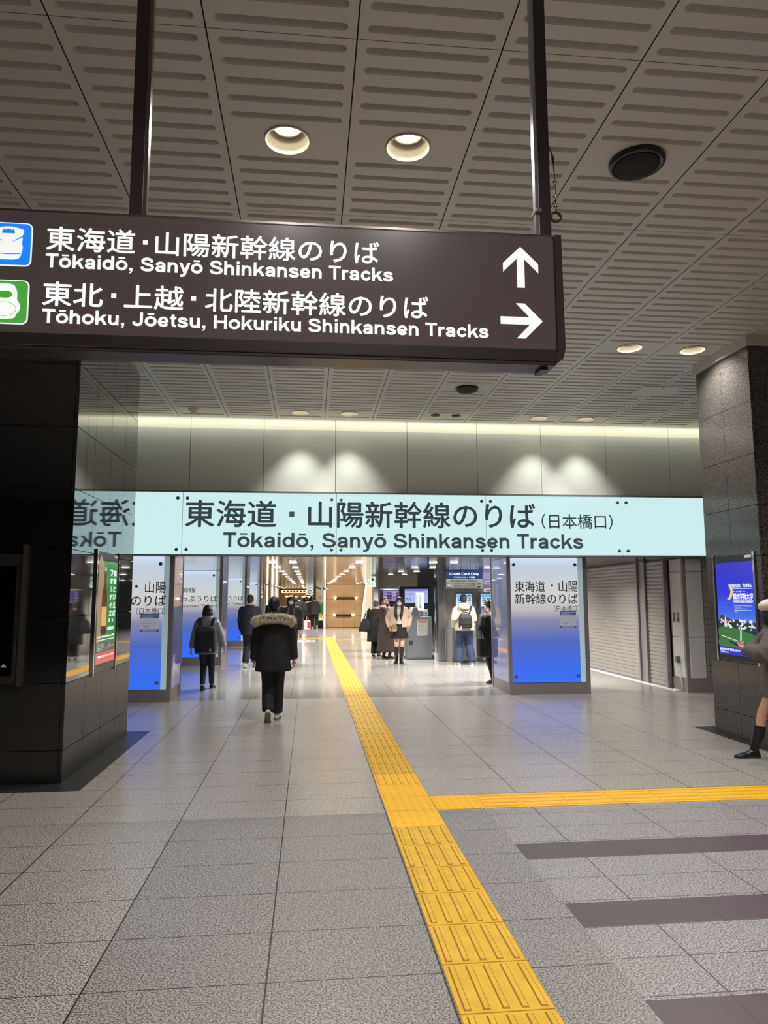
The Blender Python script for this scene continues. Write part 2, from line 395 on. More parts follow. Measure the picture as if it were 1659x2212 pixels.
def hole_cell(cx, cy, h, r, ox=0.0, fx=0.4-0.004):
    ang = sorted(set([2*PI*k/32 for k in range(32)]+[math.atan2(s2*h/2, s1*fx-ox) % (2*PI) for s1 in (1, -1) for s2 in (1, -1)]))
    outs = []
    for a in ang:
        c, s = math.cos(a), math.sin(a)
        kx = ((fx-ox) if c > 0 else (fx+ox))/abs(c) if abs(c) > 1e-9 else 1e9; ky = (h/2)/abs(s) if abs(s) > 1e-9 else 1e9
        k = min(kx, ky); outs.append((cx+ox+c*k, cy+s*k, ZC))
    ins = [(cx+ox+math.cos(a)*r, cy+math.sin(a)*r, ZC) for a in ang]; n = len(ang)
    CE.add(outs+ins, [(j, n+j, n+(j+1) % n, (j+1) % n) for j in range(n)])
def flat_cell(cx, cy, h, fx=0.4-0.004):
    CE.add([(cx-fx, cy-h/2, ZC), (cx+fx, cy-h/2, ZC), (cx+fx, cy+h/2, ZC), (cx-fx, cy+h/2, ZC)], [(0, 3, 2, 1)])
XS = [-0.17+0.8*k for k in range(-6, 9)]              # panel centres across
ROWS = [(-0.97+1.804*k) for k in range(-2, 7)]        # panel centres in depth: 2.64 - ... 4.43, 6.24, 8.05, 9.86
LAMP_X = [-0.17, 0.63, 3.83, 4.63]
lamps = []
def near(a, b): return abs(a-b) < 0.05
lamp_rows = [-6.382, -2.774, 0.834, 4.44, 8.05]
for cx in XS:
    for cy in [0.834+1.804*k for k in range(-4, 6)]:
        lampcell = any(near(cx, lx) for lx in LAMP_X) and any(near(cy, ly) for ly in lamp_rows)
        spk = near(cx, 2.23) and (near(cy, 4.44) or near(cy, 9.854))
        if lampcell or spk:
            for k in range(12):
                if k not in (5, 6): slot_cell(cx, cy-0.825+0.15*k, 0.15)
            if lampcell: hole_cell(cx, cy, 0.30, 0.150); lamps.append((cx, cy))
            else: flat_cell(cx, cy, 0.30)
        else:
            for k in range(12): slot_cell(cx, cy-0.825+0.15*k, 0.15)
    # last, cut panel row against the glass band: y 10.756 .. 11.95
    lampcell = any(near(cx, lx) for lx in LAMP_X)
    for k in range(4): slot_cell(cx, 10.76+0.075+0.15*k, 0.15)
    if lampcell: hole_cell(cx, 11.51, 0.30, 0.150); lamps.append((cx, 11.51))
    elif near(cx, 2.23) or near(cx, -1.77): flat_cell(cx, 11.51, 0.30)
    else:
        slot_cell(cx, 11.435, 0.15); slot_cell(cx, 11.585, 0.15)
    slot_cell(cx, 11.735, 0.15); flat_cell(cx, 11.88, 0.14)
ceil_o = struct(CE, 'ceiling', M_ceil)
for p in ceil_o.data.polygons: p.use_smooth = False
bk = MB(); bk.box(-9, 10, -9, 11.95, ZC+0.3, ZC+0.4)
struct(bk, 'ceiling_slab', M_gap)
gp = MB()
for cx in [XS[0]-0.4]+[c+0.4 for c in XS]: gp.box(cx-0.012, cx+0.012, -9, 11.95, ZC+0.012, ZC+0.02)
for cy in [0.834+1.804*k+0.902 for k in range(-5, 6)]: gp.box(-5.4, 7, cy-0.012, cy+0.012, ZC+0.012, ZC+0.02)
struct(gp, 'trim_1', M_gap)
plain = MB(); plain.box(-9, XS[0]-0.4, -9, 11.95, ZC, ZC+0.02); plain.box(XS[-1]+0.4, 10, -9, 11.95, ZC, ZC+0.02); plain.box(XS[0]-0.4, XS[-1]+0.4, -9, 0.834-1.804*4.5, ZC, ZC+0.02)
struct(plain, 'ceiling_margin', M_ceil)

# ---------------------------------------------------------------- hall enclosure behind and beside the camera (dark stone)
M_wallstone = stone('wall_stone', C(150, 146, 142), C(176, 172, 168), 0.3, 200, [('Z', 0.28, 0.6, 0.006), ('Y', 0, 0.6, 0.006), ('X', 0, 0.6, 0.006)])
w = MB(); w.box(-9.1, -9, -9, 12, 0, 4.7); struct(w, 'wall_left', M_wallstone)
w = MB(); w.box(10, 10.1, -9, 12, 0, 4.7); struct(w, 'wall_right', M_wallstone)
w = MB(); w.box(-9, 10, -9.1, -9, 0, 4.7); struct(w, 'wall_rear', M_wallstone)

# ---------------------------------------------------------------- downlights of the hall
def spot(loc, watts, angle=76, blend=0.7, size=0.05, col=(1, 0.96, 0.91)):
    l = bpy.data.lights.new('downlight_beam', 'SPOT'); l.energy = watts; l.spot_size = math.radians(angle); l.spot_blend = blend; l.shadow_soft_size = size; l.color = col
    o = bpy.data.objects.new('downlight_beam', l); COL.objects.link(o); o.location = loc; return o
def make_downlight():
    t = thing('ceiling_downlight', '', 'ceiling lamp')
    a = MB(); a.lathe((0, 0, 0), [(0.150, 0.02), (0.152, -0.006), (0.143, -0.009), (0.138, -0.002), (0.125, 0.05), (0.105, 0.075), (0.097, 0.074), (0.097, 0.066), (0.088, 0.10), (0.06, 0.14), (0.02, 0.15)], 36)
    a.f.pop(); a.f.pop(); a.mi.pop(); a.mi.pop()
    a.build('reflector', M_reflector, t, True, True)
    b = MB(); b.lathe((0, 0, 0), [(0.150, -0.007), (0.146, -0.011), (0.141, -0.010), (0.1425, -0.003)], 36); b.f.pop(); b.f.pop(); b.mi.pop(); b.mi.pop()
    b.build('trim_ring', mat('lamp_ring', C(245, 240, 228), 0.3), t, True, True)
    c = MB(); c.ell((0, 0, 0.118), (0.045, 0.045, 0.03)); c.build('bulb', M_lampglow, t, True, True)
    return t
dl0 = None
pos_x = {-4.17: 'far left', -3.37: 'left', -0.17: 'left', 0.63: 'right', 3.83: 'left', 4.63: 'right'}
def lamp_label(x, y):
    side = 'left' if any(near(x, q) for q in (-4.17, -0.17, 3.83)) else 'right'
    w_ = 'behind the left column' if x < -3 else ('of the middle pair' if x < 1 else 'of the right-hand pair')
    r_ = 'farthest behind the camera' if y < -5 else 'second row behind the camera' if y < -1 else 'overhead by the camera' if y < 2 else ('above the brown sign' if y < 5 else ('level with the columns' if y < 9 else 'nearest the glass band'))
    return f'round recessed downlight, {side} lamp {w_}, {r_}'
for (x, y) in lamps:
    if dl0 is None: dl0 = make_downlight(); t = dl0
    else: t = copy_tree(dl0)
    t.location = (x, y, ZC); tag(t, lamp_label(x, y), 'ceiling lamp', 'recessed downlights in the ribbed ceiling')
    spot((x, y, ZC+0.03), HALL_W*(0.9 if y > 11 else 1.0), 78 if y > 11 else 142, 0.75 if y > 11 else 0.8)

# ---------------------------------------------------------------- ceiling speakers, smoke detector
def speaker(x, y, z, r, lab):
    t = thing('ceiling_speaker', lab, 'speaker', (x, y, z), group='black ceiling speakers')
    a = MB(); a.lathe((x, y, z), [(r*1.0, 0.0), (r*1.0, -0.02), (r*0.97, -0.034), (r*0.9, -0.042), (r*0.86, -0.036), (r*0.80, -0.03), (r*0.2, -0.03)], 40); a.build('housing', mat('speaker_black', C(38, 33, 31), 0.35), t, True)
    b = MB(); b.lathe((x, y, z-0.0335), [(r*0.79, 0.0), (r*0.78, -0.004), (r*0.1, -0.006)], 36); b.build('grille', mat('speaker_grille', C(26, 22, 21), 0.8, bump=(400, 0.6)), t, True)
speaker(2.225, 4.44, ZC, 0.188, 'large round black ceiling speaker right of the brown hanging sign')
speaker(2.235, 9.9, ZC, 0.165, 'round black ceiling speaker just below the bottom edge of the brown sign')
for k, x in enumerate((2.05, 2.40)):
    t = thing('ceiling_sensor', f'small round grey ceiling sensor, {"left" if k == 0 else "right"} one of two before the glass band', 'sensor', (x, 11.47, ZC), group='small round ceiling sensors')
    a = MB(); a.lathe((x, 11.47, ZC), [(0.075, 0), (0.075, -0.012), (0.06, -0.02), (0.02, -0.022)], 24); a.build('dome', mat('grey_plastic', C(80, 78, 76), 0.5), t, True)
t = thing('smoke_detector', 'small white domed smoke detector on the ceiling by the left column', 'detector', (-1.865, 11.45, ZC))
a = MB(); a.lathe((-1.865, 11.45, ZC), [(0.08, 0), (0.08, -0.02), (0.055, -0.03)], 24); a.build('base', M_white, t, True)
a = MB(); a.lathe((-1.865, 11.45, ZC-0.03), [(0.045, 0), (0.045, -0.02), (0.02, -0.035)], 20); a.build('sensor_dome', M_white, t, True)
t = thing('ceiling_hatch', 'plain square inspection hatch in the ceiling beside the right column', 'hatch', (5.05, 9.75, ZC))
a = MB(); a.rbox(4.72, 5.36, 9.55, 9.98, ZC-0.008, ZC+0.0, 0.003); a.build('panel', M_ceil, t)
a = MB(); a.lathe((5.04, 9.6, ZC-0.012), [(0.012, 0.004), (0.012, -0.002)], 12); a.build('lock', M_bolt, t)

# ---------------------------------------------------------------- granite columns
G_pol = stone('black_granite_polished', C(12, 12, 12), C(44, 42, 42), 0.035, 220, bias=0.54, contrast=0.2, spec=1.0, coat=1.0)
G_dull = stone('black_granite_honed', C(18, 17, 17), C(58, 55, 53), 0.30, 220, bias=0.52, contrast=0.2, spec=0.8)
G_R = stone('grey_granite', C(34, 32, 32), C(150, 145, 139), 0.13, 140, bias=0.57, contrast=0.16, spec=0.5)
def column(name, lab, x0, x1, y0, y1, top, ny, nx, mup, mlo):
    t = thing(name, lab, 'column', ((x0+x1)/2, (y0+y1)/2, 0))
    c = MB(); c.box(x0+0.02, x1-0.02, y0+0.02, y1-0.02, 0, top); c.build('core', M_gap, t)
    zs = [0, 0.285, 0.878, 1.48, 2.10, 2.672, 3.265, 3.88, top]
    for part, rng, m in (('plinth_cladding', range(0, 2), mlo), ('cladding', range(2, 8), mup)):
        a = MB()
        for i in rng:
            z0, z1 = zs[i]+0.003, zs[i+1]-0.003
            if z1 <= z0: continue
            for k in range(ny):
                ya = y0+(y1-y0)*k/ny+0.003; yb = y0+(y1-y0)*(k+1)/ny-0.003
                a.box(x0, x0+0.03, ya, yb, z0, z1); a.box(x1-0.03, x1, ya, yb, z0, z1)
            for k in range(nx):
                xa = x0+(x1-x0)*k/nx+0.003; xb = x0+(x1-x0)*(k+1)/nx-0.003
                if k == 0: xa = x0+0.034
                if k == nx-1: xb = x1-0.034
                a.box(xa, xb, y0, y0+0.028, z0, z1); a.box(xa, xb, y1-0.028, y1, z0, z1)
        a.build(part, m, t)
    q = MB(); q.box(x0-0.03, x1+0.03, y0-0.03, y1+0.03, top, ZC-0.001); q.build('capital', M_ceil, t)
    return t
column('granite_column', 'black polished granite column at the left edge, showing the green advertising display', -4.55, -2.2, 6.94, 9.29, 4.52, 4, 3, G_pol, G_dull)
column('granite_column', 'dark grey granite column at the right edge, carrying the blue advertising display', 5.0, 6.3, 7.53, 8.645, 4.52, 2, 2, G_R, G_R)

# ---------------------------------------------------------------- glass band over the fascia sign
band = MB(); xj = [-4.4, -3.18, -1.98, -0.778, 0.42, 1.64, 2.854, 3.99, 5.16, 6.33, 7.5, 8.7]
for i in range(len(xj)-1): band.box(xj[i]+0.004, xj[i+1]-0.004, 11.95, 11.975, 3.40, 4.45)
struct(band, 'wall_front', mat('frosted_glass_band', C(214, 219, 211), 0.16, coat=0.4))
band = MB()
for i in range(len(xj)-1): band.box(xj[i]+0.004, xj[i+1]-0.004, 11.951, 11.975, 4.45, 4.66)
struct(band, 'trim_2', mat('cream_glow_strip', C(228, 228, 208), 0.2, emit=C(225, 225, 200), es=0.22))  # bright top of the band painted as paler, faintly glowing glass
l = bpy.data.lights.new('band_fill_light', 'AREA'); l.shape = 'RECTANGLE'; l.size = 12.6; l.size_y = 0.04; l.energy = BAND_FILL_W; l.color = (1, 0.98, 0.86)  # unseen strip light, added to brighten the glass band from above
o = bpy.data.objects.new('band_fill_light', l); COL.objects.link(o); o.location = (2.1, 11.80, ZC-0.012); o.rotation_euler = (math.radians(20), 0, 0)
w = MB(); w.box(-9, 10, 11.99, 12.1, 2.33, 4.95); struct(w, 'wall_front_backing', M_gap)
w = MB(); w.box(-9, -4.4, 11.94, 11.99, 0, 4.7); w.box(8.7, 10, 11.94, 11.99, 0, 4.7); w.box(-9, -3.62, 11.995, 12.1, 0, 2.33); w.box(7.3, 10, 11.995, 12.1, 0, 2.33); struct(w, 'wall_front_sides', M_wallstone)

# ---------------------------------------------------------------- fascia sign
YF = 11.84
fs_ = thing('fascia_sign', 'long pale lit fascia sign spanning the opening between the granite columns', 'sign', (2.2, YF, 2.32))
M_sign = mat('lit_sign_glass', C(60, 70, 70), 0.12, emit=C(206, 238, 240), es=0.97)
pj = [-4.55, -2.057, 0.434, 2.968, 5.362, 7.9]
for i in range(5):
    a = MB(); a.rbox(pj[i]+0.006, pj[i+1]-0.006, YF, YF+0.03, 2.345, 3.352, 0.004, 1); a.build('lit_panel', M_sign, fs_)
a = MB(); a.box(-4.6, 7.95, YF+0.03, YF+0.11, 2.33, 3.37); a.build('housing', M_frame, fs_)
a = MB(); a.box(-4.6, 7.95, YF-0.01, YF+0.11, 3.355, 3.38); a.box(-4.6, 7.95, YF-0.01, YF+0.11, 2.318, 2.342); a.build('edge_rail', M_frame, fs_)
for xx in pj[1:5]:
    for dx in (-0.077, 0.077):
        for z in (3.255, 2.42):
            a = MB(); a.lathe((xx+dx, YF, z), [(0.028, 0.0), (0.028, 0.016), (0.022, 0.022), (0.01, 0.024)], 20, 'y'); a.build('standoff_bolt', M_bolt, fs_, True)
FY = YF-0.001
text('lettering', '東海道', M_ink, fs_, -2.009, -0.554, FY, 2.79, 3.221, ref='東', bold=0.018)
a = MB(); a.box(-0.338, -0.256, YF-0.004, YF, 2.965, 3.05); a.build('lettering', M_ink, fs_)
text('lettering', '山陽新幹線のりば', M_ink, fs_, -0.024, 3.814, FY, 2.795, 3.222, ref='東', bold=0.018)
text('lettering', '（日本橋口）', M_ink, fs_, 3.929, 5.187, FY, 2.80, 3.03, ref='日', bold=0.006)
grotesk('lettering', 'Tōkaidō, Sanyō Shinkansen Tracks', M_ink, fs_, -1.398, 4.648, FY, 2.458, 2.70, 0.132)

# ---------------------------------------------------------------- hanging direction sign
YS = 2.90
hs = thing('hanging_sign', 'long brown hanging direction sign with white arrows and lettering', 'sign', (0, YS, 2.65))
M_brown = mat('sign_brown', C(62, 52, 52), 0.22, emit=C(66, 57, 56), es=0.6)
M_lit = mat('sign_white_lit', C(200, 200, 200), 0.3, emit=C(236, 240, 234), es=0.88)
a = MB(); a.rbox(-2.6, 1.056, YS, YS+0.125, 2.655, 3.222, 0.012, 2); a.build('sign_box', M_brown, hs)
a = MB(); a.prism([(1.056, 3.226), (1.086, 3.226), (1.090, 2.71), (1.078, 2.665), (1.045, 2.640), (1.045, 2.665), (1.056, 2.69)], YS-0.006, YS+0.13); a.build('end_cap', M_dark, hs)
a = MB(); a.rbox(-2.6, 1.05, YS+0.004, YS+0.128, 2.638, 2.657, 0.004, 1); a.box(0.99, 1.02, YS+0.03, YS+0.12, 2.625, 2.64); a.build('bottom_cover', M_dark, hs)
a = MB(); a.box(-2.6, 1.056, YS+0.01, YS+0.115, 3.222, 3.232); a.build('top_cover', mat('top_metal', C(120, 112, 110), 0.2, 0.8), hs)
a = MB(); a.box(-2.6, 1.05, YS-0.003, YS, 2.657, 2.704); a.build('lower_rail', mat('rail_brown', C(46, 39, 39), 0.3), hs)
SY = YS-0.001
text('lettering', '東海道', M_lit, hs, -1.076, -0.727, SY, 3.054, 3.155, ref='東', bold=0.012)
a = MB(); a.box(-0.695, -0.677, YS-0.003, YS, 3.097, 3.115); a.build('lettering', M_lit, hs)
text('lettering', '山陽新幹線のりば', M_lit, hs, -0.644, 0.283, SY, 3.054, 3.155, ref='東', bold=0.012)
grotesk('lettering', 'Tōkaidō, Sanyō Shinkansen Tracks', M_lit, hs, -1.076, 0.342, SY, 2.981, 3.040, 0.13)
text('lettering', '東北', M_lit, hs, -1.079, -0.846, SY, 2.82, 2.92, ref='東', bold=0.012)
a = MB(); a.box(-0.812, -0.793, YS-0.003, YS, 2.862, 2.881); a.build('lettering', M_lit, hs)
a = MB(); a.box(-0.494, -0.475, YS-0.003, YS, 2.863, 2.882); a.build('lettering', M_lit, hs)
text('lettering', '上越', M_lit, hs, -0.76, -0.526, SY, 2.82, 2.92, ref='東', bold=0.012)
text('lettering', '北陸新幹線のりば', M_lit, hs, -0.437, 0.493, SY, 2.82, 2.92, ref='東', bold=0.012)
grotesk('lettering', 'Tōhoku, Jōetsu, Hokuriku Shinkansen Tracks', M_lit, hs, -1.077, 0.752, SY, 2.747, 2.805, 0.13)
ax, az, aw = 0.901, 3.164, 0.0165
a = MB(); a.prism([(ax, az), (0.979, 3.088), (0.979, 3.048), (ax+aw, 3.110), (ax+aw, 2.979), (ax-aw, 2.979), (ax-aw, 3.110), (0.823, 3.048), (0.823, 3.088)], YS-0.003, YS); a.build('up_arrow', M_lit, hs)
tx, tz = 0.992, 2.829
a = MB(); a.prism([(tx, tz), (0.915, 2.907), (0.877, 2.907), (0.936, 2.846), (0.807, 2.846), (0.807, 2.813), (0.936, 2.813), (0.877, 2.751), (0.915, 2.751)], YS-0.003, YS); a.build('right_arrow', M_lit, hs)
def rrect(x0, x1, z0, z1, r, n=6):
    p = []
    for (cx, cz, a0) in ((x1-r, z1-r, 0), (x0+r, z1-r, 90), (x0+r, z0+r, 180), (x1-r, z0+r, 270)):
        for k in range(n+1):
            q = math.radians(a0+90*k/n); p.append((cx+r*math.cos(q), cz+r*math.sin(q)))
    return p
def smooth_poly(pts, n=4):
    out = []; m = len(pts)
    for i in range(m):
        p0, p1, p2, p3 = pts[i-1], pts[i], pts[(i+1) % m], pts[(i+2) % m]
        for k in range(n):
            t = k/n; q = []
            for d in (0, 1):
                a_, b_, c_, e_ = p0[d], p1[d], p2[d], p3[d]
                q.append(0.5*((2*b_)+(-a_+c_)*t+(2*a_-5*b_+4*c_-e_)*t*t+(-a_+3*b_-3*c_+e_)*t**3))
            out.append(tuple(q))
    return out
for (x1, z0, z1, colr, em) in ((-1.131, 2.980, 3.164, C(24, 120, 235), 0.9), (-1.132, 2.737, 2.921, C(70, 158, 62), 0.7)):
    x0 = x1-(z1-z0)
    a = MB(); a.prism(rrect(x0, x1, z0, z1, 0.024), YS-0.002, YS); ic = a.build('pictogram', M_lit, hs)
    a = MB(); a.prism(rrect(x0+0.005, x1-0.005, z0+0.005, z1-0.005, 0.02), YS-0.004, YS-0.002)
    blue = em == 0.9
    mg = mat('icon_blue' if blue else 'icon_green', colr, 0.3, emit=colr, es=em)
    a.build('pictogram_ground', mg, ic)
    S = z1-z0
    def Q(u, v): return (x1+(u-1)*S, z0+v*S)
    yb0, yb1, yc0 = YS-0.006, YS-0.004, YS-0.0075
    a = MB(); l = MB()
    if blue:
        a.prism(smooth_poly([Q(.20, .84), Q(.35, .88), Q(.5, .9), Q(.65, .88), Q(.80, .84), Q(.82, .78), Q(.79, .69), Q(.80, .62), Q(.79, .54), Q(.81, .42), Q(.79, .30), Q(.76, .2), Q(.68, .15), Q(.5, .14), Q(.32, .15), Q(.24, .2), Q(.21, .3), Q(.19, .42), Q(.21, .54), Q(.20, .62), Q(.21, .69), Q(.18, .78)]), yb0, yb1)
        l.prism([Q(.36, .74), Q(.64, .74), Q(.61, .85), Q(.585, .82), Q(.5, .835), Q(.415, .82), Q(.39, .85)], yc0, yb0)
        for sg in (1, -1):
            l.prism([Q(.5+sg*.31, .68), Q(.5+sg*.28, .65), Q(.5+sg*.10, .55), Q(.5+sg*.11, .565), Q(.5+sg*.27, .67)], yc0, yb0)
        l.prism([Q(.22, .285), Q(.5, .275), Q(.78, .285), Q(.78, .27), Q(.5, .255), Q(.22, .27)], yc0, yb0)
    else:
        a.prism(smooth_poly([Q(.28, .86), Q(.4, .9), Q(.6, .9), Q(.70, .86), Q(.72, .75), Q(.73, .80), Q(.76, .68), Q(.76, .56), Q(.82, .45), Q(.83, .33), Q(.76, .22), Q(.72, .14), Q(.6, .11), Q(.4, .11), Q(.28, .14), Q(.24, .22), Q(.17, .33), Q(.18, .45), Q(.24, .56), Q(.24, .68), Q(.27, .80)]), yb0, yb1)
        l.prism(smooth_poly([Q(.36, .60), Q(.5, .58), Q(.62, .60), Q(.66, .66), Q(.62, .72), Q(.5, .735), Q(.36, .72), Q(.33, .66)]), yc0, yb0)
        ring = [Q(.5+.26*math.cos(q*PI/16), .33+.16*math.sin(q*PI/16)) for q in range(33)]
        rin = [Q(.5+.252*math.cos(q*PI/16), .33+.152*math.sin(q*PI/16)) for q in range(33)]
        for q in range(32): l.prism([ring[q], ring[q+1], rin[q+1], rin[q]], yc0, yb0)
    a.build('train_front', M_lit, ic); l.build('train_outline', mg, ic)
# posts
for (x, lab) in ((-0.738, 0), (1.030, 1)):
    a = MB(); a.box(x-0.026, x+0.026, YS+0.03, YS+0.075, 3.232, ZC); p_ = a.build('post', M_dark, hs)
    a = MB(); s_ = 1 if lab == 0 else -1
    a.box(x+s_*0.026 if s_ > 0 else x-0.042, x+0.042 if s_ > 0 else x-0.026, YS+0.035, YS+0.07, 3.232, ZC); a.build('cable_channel', M_steel if lab else mat('bronze_steel', C(120, 112, 112), 0.25, 0.9), p_)
    a = MB(); a.lathe((x, YS+0.05, ZC-0.01), [(0.06, 0.0), (0.06, 0.01)], 20); a.build('ceiling_plate', M_dark, p_)
# pull cable and ring on the right post
pc = thing('pull_cable', 'thin cable with metal clamps and a brown ring hanging beside the right sign post', 'cable', (1.085, YS+0.05, 3.35))
a = MB(); a.tube([(1.056, YS+0.05, 3.69), (1.066, YS+0.045, 3.665), (1.078, YS+0.045, 3.62), (1.083, YS+0.045, 3.54), (1.086, YS+0.045, 3.45), (1.087, YS+0.045, 3.365)], 0.003, 8); a.build('wire', mat('wire', C(70, 62, 58), 0.4, 0.7), pc, True)
a = MB(); a.tube([(1.072, YS+0.045, 3.645), (1.078, YS+0.045, 3.62), (1.081, YS+0.045, 3.59)], [0.003, 0.0075, 0.003], 8); a.build('splice', M_black, pc, True)
for z in (3.505, 3.435, 3.388):
    a = MB(); a.ell((1.085, YS+0.045, z), (0.009, 0.007, 0.011)); a.tube([(1.073, YS+0.045, z), (1.097, YS+0.045, z+0.003)], 0.003, 8); a.build('clamp', M_chrome, pc, True)
a = MB(); rr = [(1.083+0.022*math.cos(q*PI/12), YS+0.045, 3.338+0.022*math.sin(q*PI/12)) for q in range(24)]
a.tube(rr+[rr[0]], 0.0062, 10, True); a.build('pull_ring', mat('ring_brown', C(74, 50, 44), 0.5), pc, True)
a = MB(); a.rbox(0.985, 1.012, YS+0.02, YS+0.085, 3.345, 3.365, 0.003); a.build('bracket', M_bolt, pc)

# ---------------------------------------------------------------- advertising displays on the columns
def screen_emit(name, col, es=1.0): return mat(name, (0.02, 0.02, 0.02, 1), 0.12, emit=col, es=es)
def adframe(t, X, face, y0, y1, z0, z1, sy0, sy1, sz0, sz1, m):
    d = 1 if face == '+x' else -1
    def B(mb, ya, yb, za, zb, a_, b_): mb.box(min(X+d*a_, X+d*b_), max(X+d*a_, X+d*b_), ya, yb, za, zb)
    a = MB(); B(a, y0, y1, z0, z1, 0.0, 0.012); a.build('housing', mat('display_black', C(34, 36, 40), 0.25), t)
    for (ya, yb) in ((y0-0.012, y0+0.022), (y1-0.022, y1+0.012)):
        a = MB(); B(a, ya, yb, z0-0.03, z1+0.02, 0.0, 0.020); a.build('side_rail', M_chrome, t)
    a = MB(); B(a, sy0, sy1, sz0, sz1, 0.012, 0.014); return a.build('screen', m, t)
# right display: blue campus advertisement, faces -x
XR = 5.0
t = thing('advertising_display', 'tall lit display with a blue campus advertisement on the right granite column', 'display', (XR, 8.05, 0.9))
M_blue = grad_emit('ad_blue', [(0.0, C(120, 170, 240)), (0.12, C(64, 112, 235)), (0.5, C(28, 40, 225)), (1.0, C(40, 34, 190))], 1.3, 2.045, 0.95)
adframe(t, XR, '-x', 7.645, 8.47, 0.90, 2.127, 7.676, 8.413, 0.955, 2.045, M_blue)
D = XR-0.0145
def poly(nm, pts, m, k=0, X=None): 
    a = MB(); d_ = D-0.0012*k if X is None else X+0.0012*k
    a.prism(pts, d_, d_+(0.001 if X is None else -0.001), 'x'); return a.build(nm, m, t)
def U(u, v): return (8.413-u*0.737, 0.955+v*1.09)
E_ = lambda n, c, s=0.85: screen_emit('ad_'+n, c, s)
poly('picture_hill', [U(0, .36), U(.08, .43), U(.2, .415), U(.35, .38), U(.55, .385), U(.8, .37), U(1, .36), U(1, .2), U(0, .2)], E_('hill', C(52, 62, 84)), 1)
poly('picture_trees', [U(0, .36), U(.1, .355), U(.5, .352), U(.8, .35), U(1, .345), U(1, .18), U(0, .2)], E_('trees', C(34, 52, 52)), 2)
poly('picture_pitch', smooth_poly([U(.0, .28), U(.2, .30), U(.5, .285), U(.8, .255), U(1, .215), U(1, .08), U(.5, .08), U(0, .08), U(-.0, .18)], 2), E_('pitch', C(58, 122, 62)), 3)
poly('picture_lines', [U(.06, .208), U(.62, .150), U(.62, .140), U(.06, .198)], E_('line', C(225, 230, 225)), 4)
poly('picture_lines', [U(.60, .28), U(.635, .28), U(.615, .085), U(.57, .085)], E_('line', C(225, 230, 225)), 5)
poly('picture_roof', [U(.05, .352), U(.10, .378), U(.32, .378), U(.4, .352)], E_('roof', C(196, 84, 92)), 4)
random.seed(3)
wb = MB()
for k in range(34):
    u = random.uniform(.04, .98); v = random.uniform(.285, .372)-0.05*max(0, u-.5); ww = random.uniform(.02, .07); hh = random.uniform(.012, .03)
    wb.prism([U(u, v), U(u+ww, v), U(u+ww, v+hh), U(u, v+hh)], D-0.0065, D-0.0055, 'x')
wb.prism([U(.17, .30), U(.25, .30), U(.235, .36), U(.21, .425), U(.185, .36)], D-0.0077, D-0.0067, 'x'); wb.prism([U(.9, .30), U(.93, .30), U(.93, .385), U(.9, .385)], D-0.0077, D-0.0067, 'x')
wb.build('picture_buildings', E_('white', C(232, 238, 250)), t)
poly('caption_band', [U(0, 0), U(1, 0), U(1, .085), U(0, .085)], E_('band', C(40, 34, 205)), 6)
moon = []
for q in range(15): a_ = math.radians(-100+125*q/14); moon.append((math.cos(a_)*1.0, math.sin(a_)*1.0))
for q in range(15): a_ = math.radians(20-118*q/14); moon.append((math.cos(a_)*0.78-0.28, math.sin(a_)*0.95+0.14))
poly('crescent_emblem', [U(.40-0.075+m_[0]*.125, .69+m_[1]*.095) for m_ in moon], E_('moon', C(250, 232, 90)), 2)
WT = E_('text', C(240, 244, 255), 0.95)
def ut(s, u0, u1, v0, v1, bold=0.0, ref=None): text('lettering', s, WT, t, U(u0, 0)[0], U(u1, 0)[0], D-0.004-(0.006 if v1 < .1 else 0), U(0, v0)[1], U(0, v1)[1], '-x', ref, bold)
ut('世界市民を育む、学びがある。', .35, .98, .725, .765, 0.01)
poly('lettering', [U(.35, .715), U(.98, .715), U(.98, .711), U(.35, .711)], WT, 2)
ut('かん せい がく いん', .47, .79, .675, .69); ut('関西学院大学', .47, .98, .60, .665, 0.02); ut('KWANSEI GAKUIN UNIVERSITY', .47, .98, .565, .59, 0.01)
for k, (a0, a1) in enumerate(((.47, .92), (.47, .65), (.47, .80), (.47, .92), (.47, .55))): poly('small_print', [U(a0, .535-k*.016), U(a1, .535-k*.016), U(a1, .528-k*.016), U(a0, .528-k*.016)], E_('print', C(190, 205, 245)), 2)
ut('関西学院大学 東京丸の内キャンパス', .03, .72, .042, .068, 0.012); ut('千代田区丸の内', .03, .25, .018, .034)
a = MB(); a.box(XR-0.014, XR-0.012, 7.69, 7.82, 2.085, 2.115); a.build('rating_plate', M_white, t)
# left display: green advertisement, faces +x
XL = -2.2
t = thing('advertising_display', 'tall lit display with a green bottle advertisement on the left granite column', 'display', (XL, 8.14, 0.88))
adframe(t, XL, '+x', 7.71, 8.575, 0.88, 2.135, 7.785, 8.51, 0.962, 2.042, screen_emit('ad_green', C(38, 140, 62), 0.8))
DL = XL+0.0145
def UL(u, v): return (7.785+u*0.725, 0.962+v*1.08)
def pl(nm, pts, m, k): 
    a = MB(); a.prism(pts, DL+0.0012*k, DL+0.0012*k-0.001, 'x'); a.build(nm, m, t)
pl('picture_glow', smooth_poly([UL(0, 1), UL(.2, 1), UL(.3, .9), UL(.36, .6), UL(.36, .35), UL(.2, .25), UL(0, .22)], 2), E_('glow', C(196, 160, 128), 0.6), 1)
pl('picture_bottle', smooth_poly([UL(.2, .30), UL(.2, .62), UL(.28, .78), UL(.30, .93), UL(.38, .93), UL(.40, .78), UL(.46, .62), UL(.46, .30), UL(.33, .275)], 3), E_('bottle', C(92, 28, 22), 0.8), 2)
